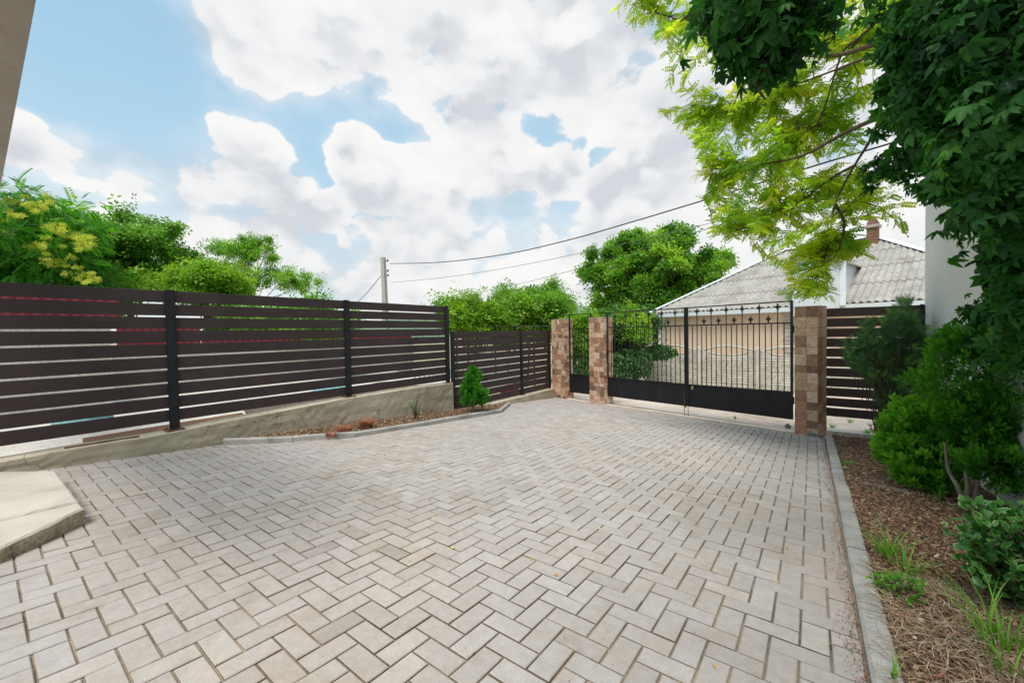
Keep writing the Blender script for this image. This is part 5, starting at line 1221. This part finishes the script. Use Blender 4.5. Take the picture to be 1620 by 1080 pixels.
# leafy shrubs: twigs with simple leaves
def twiggy(name, base, cl, n_tw, tpl, size, mat, label, per=12, bt=.45, jit=.15, stem=.006, bark='bark'):
    root = empty(name, tuple(base), label=label, cat='shrub'); P, O = shell(cl, inner=.5, lump=.1); mb = MB(); A = [[], [], [], [], []]
    idx = RNG.permutation(len(P))[:n_tw]
    for i in idx:
        tip = P[i]; st0 = np.array(base) + rnd_dir(1)[0] * .02; mid = st0 + (tip - st0) * .5 + rnd_dir(1)[0] * .03; C = limb(mb, [st0, mid, tip], stem, .0015, 4)
        dr = C[-1] - C[-4]; dr = dr / (np.linalg.norm(dr) + 1e-6)
        for k in range(per):
            t = len(C) - 1 - int(k * .5); p = C[max(0, t)]
            A[0].append(p + rnd_dir(1)[0] * .004); A[1].append(dr * .5 + rnd_dir(1)[0] * .9 + np.array([0, 0, .2])); A[2].append(rnd_dir(1)[0] * .5 + np.array([0, 0, 1.0])); A[3].append(size * random.uniform(.6, 1.25)); A[4].append(bt + random.gauss(0, jit))
    bake('foliage', tpl, *map(np.array, A[:4]), np.clip(np.array(A[4]), 0, 1), M[mat]); attach(root); wb(mb, 'stems', M[bark], root, base)
b5 = gnd(1596, 950, .02); Ze = 1.85
twiggy('euonymus', b5, [E_(1598, 850, 1.85, 66, 62, 900), E_(1560, 830, 1.85, 34, 40, 300), E_(1640, 860, 1.8, 50, 70, 500), E_(1580, 900, 1.83, 44, 34, 300)], 175, 'varieg', .046, 'euonymus', 'variegated green and cream euonymus bush at the lower right edge', 13, .38, .14)
b6 = gnd(1388, 688, .02)
twiggy('barberry', b6, [(b6[0] + .05, b6[1], b6[2] + .20, .17, .15, .18, 300)], 70, 'simple', .028, 'barberry', 'small dark red barberry beside the yew near the short fence', 14, .5, .2, .003)
b7 = gnd(658, 664, .04)
twiggy('sapling', b7, [(b7[0], b7[1], b7[2] + .27, .11, .13, .18, 60)], 20, 'simple', .026, 'thuja', 'thin sparse little shrub against the retaining wall', 12, .4, .2, .005)
# dead reddish conifer clumps in the narrow bed
def tuft(name, base, n, h, spread, mat, label, cat='grass', w=.006, lean=(0, 0), bt=.5, segs=4, droop=.5):
    if mat == 'grass' and n < 30: n = int(n * 1.5)
    P, F, T = [], [], []
    for i in range(n):
        a = random.random() * 2 * pi; r = spread * math.sqrt(random.random()); L = h * random.uniform(.55, 1.1); out = np.array([cos(a), sin(a), 0]) * (.25 + .75 * r / (spread + 1e-6)); side = np.array([-sin(a), cos(a), 0]); b = len(P); tt = bt + random.gauss(0, .2)
        p = np.array(base) + np.array([cos(a) * r * .4, sin(a) * r * .4, -.005]); ww = w * random.uniform(.7, 1.2)
        for k in range(segs + 1):
            t = k / segs; q = p + np.array([0, 0, 1.0]) * L * (t - droop * t * t * .6) + out * L * t * t * .75 + np.array([lean[0], lean[1], 0]) * t * L; wk = ww * (1 - t * .92)
            P += [q - side * wk, q + side * wk]; T += [tt, tt]
        F += [(b + 2 * k, b + 2 * k + 1, b + 2 * k + 3, b + 2 * k + 2) for k in range(segs)]
    mb = MB(); mb.add(P, F); mb.t = [min(1, max(0, t)) for t in T]
    return wb(mb, name, M[mat], None, base, label=label, cat=cat)
for u, v, n, h, s, lb in ((545, 684, 260, .16, .22, 'flattened dead reddish-brown tuft nearest the bend of the bed kerb'), (580, 676, 320, .20, .20, 'taller dead reddish-brown tuft right of the flattened one'), (525, 690, 120, .10, .2, 'lowest dead reddish-brown tuft at the left end of the clump')):
    b = gnd(u, v, .05); tuft('dead_tuft', tuple(b), n, h, s, 'redneedle', lb, 'dead plant', .0035)
for u, v, n, h, s, lb in ((1405, 880, 26, .26, .14, 'grass tuft beside the kerb with long blades, left of the variegated bush'), (1432, 905, 22, .20, .14, 'smaller grass tuft just behind the low clover-like weed'), (1590, 1035, 16, .34, .16, 'tall coarse grass clump in the bottom right corner'), (1560, 1000, 10, .30, .12, 'broad leaning grass blades in front of the variegated bush'),
                        (1600, 1072, 8, .2, .1, 'short green blades at the very bottom right'), (1484, 790, 6, .16, .03, 'upright iris-like blades at the foot of the thuja'), (1340, 735, 30, .10, .12, 'faint thin grass beside the far part of the kerb'), (1163, 662, 40, .09, .05, 'small bright weed growing in the rubble under the gate'),
                        (1318, 676, 30, .14, .10, 'light green weeds at the foot of the large right pillar'), (1345, 668, 24, .12, .12, 'sparse weeds below the short slat fence'), (718, 656, 40, .05, .12, 'low green weeds at the end of the retaining wall'), (1415, 1075, 5, .12, .03, 'single green blade leaning over the kerb at the bottom')):
    b = gnd(u, v, .02); tuft('grass_tuft', tuple(b), n, h, s, 'grass', lb, 'grass', .005 if v > 780 else .004, bt=.55)
# low broad-leaved weed near the kerb
b8 = gnd(1425, 945, .02); twiggy('weed', b8, [(b8[0], b8[1], b8[2] + .05, .13, .11, .05, 120)], 40, 'simple', .03, 'grass', 'low leafy green weed near the kerb in front of the grass tufts', 5, .5, .15, .0015)

# ---- mulch, straw and litter (nobody could count it)
def scatter_flat(name, n, region, tpl, smin, smax, mat, lift=.01, tilt=.35, bt=None, parent=None, **kw):
    P = region(n); n = len(P); a = RNG.random(n) * 2 * pi; D = np.stack([np.cos(a), np.sin(a), RNG.normal(size=n) * tilt * .5], 1); Nn = np.array([0, 0, 1.0]) + rnd_dir(n) * tilt
    P = P + np.array([0, 0, lift]) * RNG.random((n, 1)); t = RNG.random(n) if bt is None else np.clip(RNG.normal(bt, .2, n), 0, 1)
    return bake(name, tpl, P, D, Nn, RNG.uniform(smin, smax, n), t, M[mat], parent, kind='stuff', **kw)
def reg_right(y0, y1, x0=.27, x1=1.28, dz=.02):
    def f(n):
        y = y0 + (y1 - y0) * RNG.random(n) ** 1.0; x = x0 + (x1 - x0) * RNG.random(n); x = np.minimum(x, np.maximum(.5, .36 * y + .1) + .2); return np.stack([x, y, gz(x, y) + dz], 1)
    return f
scatter_flat('bark_mulch', 16000, reg_right(1.0, 7.9), 'diamond', .010, .032, 'mulch', .02, .6, .52)
scatter_flat('bark_mulch', 17000, reg_right(1.2, 4.2, .27, .9), 'diamond', .006, .024, 'mulch', .022, .7, .48)
scatter_flat('dry_leaves', 1100, reg_right(1.2, 7.5), 'simple', .016, .034, 'mulch', .025, .8, .6)
scatter_flat('dry_leaves', 1300, reg_right(1.2, 4.5, .27, .95), 'simple', .012, .028, 'redneedle', .022, .8, .55)
scatter_flat('bark_mulch', 2600, lambda n: (lambda y: (lambda x: np.stack([x, y, gz(x, y) + .05], 1))(-5.79 + RNG.random(n) * (np.array([lkx(v) for v in y]) + 5.79)))(1.9 + 5.4 * RNG.random(n)), 'diamond', .018, .045, 'mulch', .015, .6)
def straw(n, region, L, mat, name):
    P = region(n); V, F, T = [], [], []; mb = MB()
    for p in P:
        a = random.gauss(2.2, .9); b = random.gauss(0, .5); d = np.array([cos(a), sin(a), 0]); s = np.array([-d[1], d[0], 0]); l = L * random.uniform(.4, 1.2); w = random.uniform(.0007, .0016); i0 = len(V); tt = random.random(); k = 5
        for j in range(k + 1):
            t = j / k; q = p + d * l * t + s * b * l * t * t + np.array([0, 0, .02 * math.sin(pi * t) + .004]); q[2] += GX * (q[0] - p[0]) + GY * (q[1] - p[1]); V += [q - s * w, q + s * w]; T += [tt, tt]
        F += [(i0 + 2 * j, i0 + 2 * j + 1, i0 + 2 * j + 3, i0 + 2 * j + 2) for j in range(k)]
    mb.add(V, F); mb.t = T; o = mb.build(name, M[mat], None, kind='stuff')
straw(2300, reg_right(1.3, 2.9, .27, .85, .024), .14, 'straw', 'dry_straw'); straw(600, reg_right(2.6, 5.5, .27, 1.0, .024), .12, 'straw', 'dry_straw')
# reddish litter along the kerb's edge on the paving and a brown patch by the pillar
def reg_edge(n):
    y = 1.7 + 5.9 * RNG.random(n); x = .166 - np.abs(RNG.normal(size=n)) * .022 * (1 + .9 * np.sin(y * 5) ** 2); return np.stack([x, y, gz(x, y) + .003], 1)
scatter_flat('litter', 4200, reg_edge, 'diamond', .003, .010, 'mulch', .004, .5, .45)
straw(160, reg_edge, .03, 'redneedle', 'litter')
def reg_patch(n):
    x = -.45 + RNG.normal(size=n) * .16; y = 7.05 + RNG.normal(size=n) * .18; return np.stack([x, y, gz(x, y) + .003], 1)
scatter_flat('litter', 260, reg_patch, 'diamond', .008, .02, 'mulch', .005, .5, .2)
def reg_pav(n):
    P = []
    while len(P) < n:
        x, y = random.uniform(-4.8, .1), random.uniform(1.1, 7.2); P.append((x, y, gz(x, y) + .003))
    return np.array(P)
scatter_flat('fallen_leaves', 110, reg_pav, 'simple', .014, .034, 'yellowleaf', .003, .5)
scatter_flat('litter', 700, reg_pav, 'diamond', .004, .010, 'mulch', .002, .3, .3)
# loose things
p = gnd(1290, 690); o = one_box('block', (p[0], p[1], p[2] + .032), (.20, .10, .06), M['stone'], None, .12, .008, label='loose grey paving block lying at the foot of the large right pillar', cat='block')
p = gnd(1332, 686); mb = MB()
p = gnd(1398, 773, .02); o = one_box('timber', (p[0], p[1], p[2] + .012), (.28, .05, .03), M['greywood'], None, -.15, .006, label='short piece of old grey timber lying in the mulch before the thuja', cat='timber')
p = gnd(1246, 680, 0); blob('stone', (p[0], p[1] + .1, p[2] + .04), (.045, .045, .045), M['stone'], 'small grey stone at the gate-side foot of the large right pillar', 'stone', 6)
print('baked tris', TRIS)
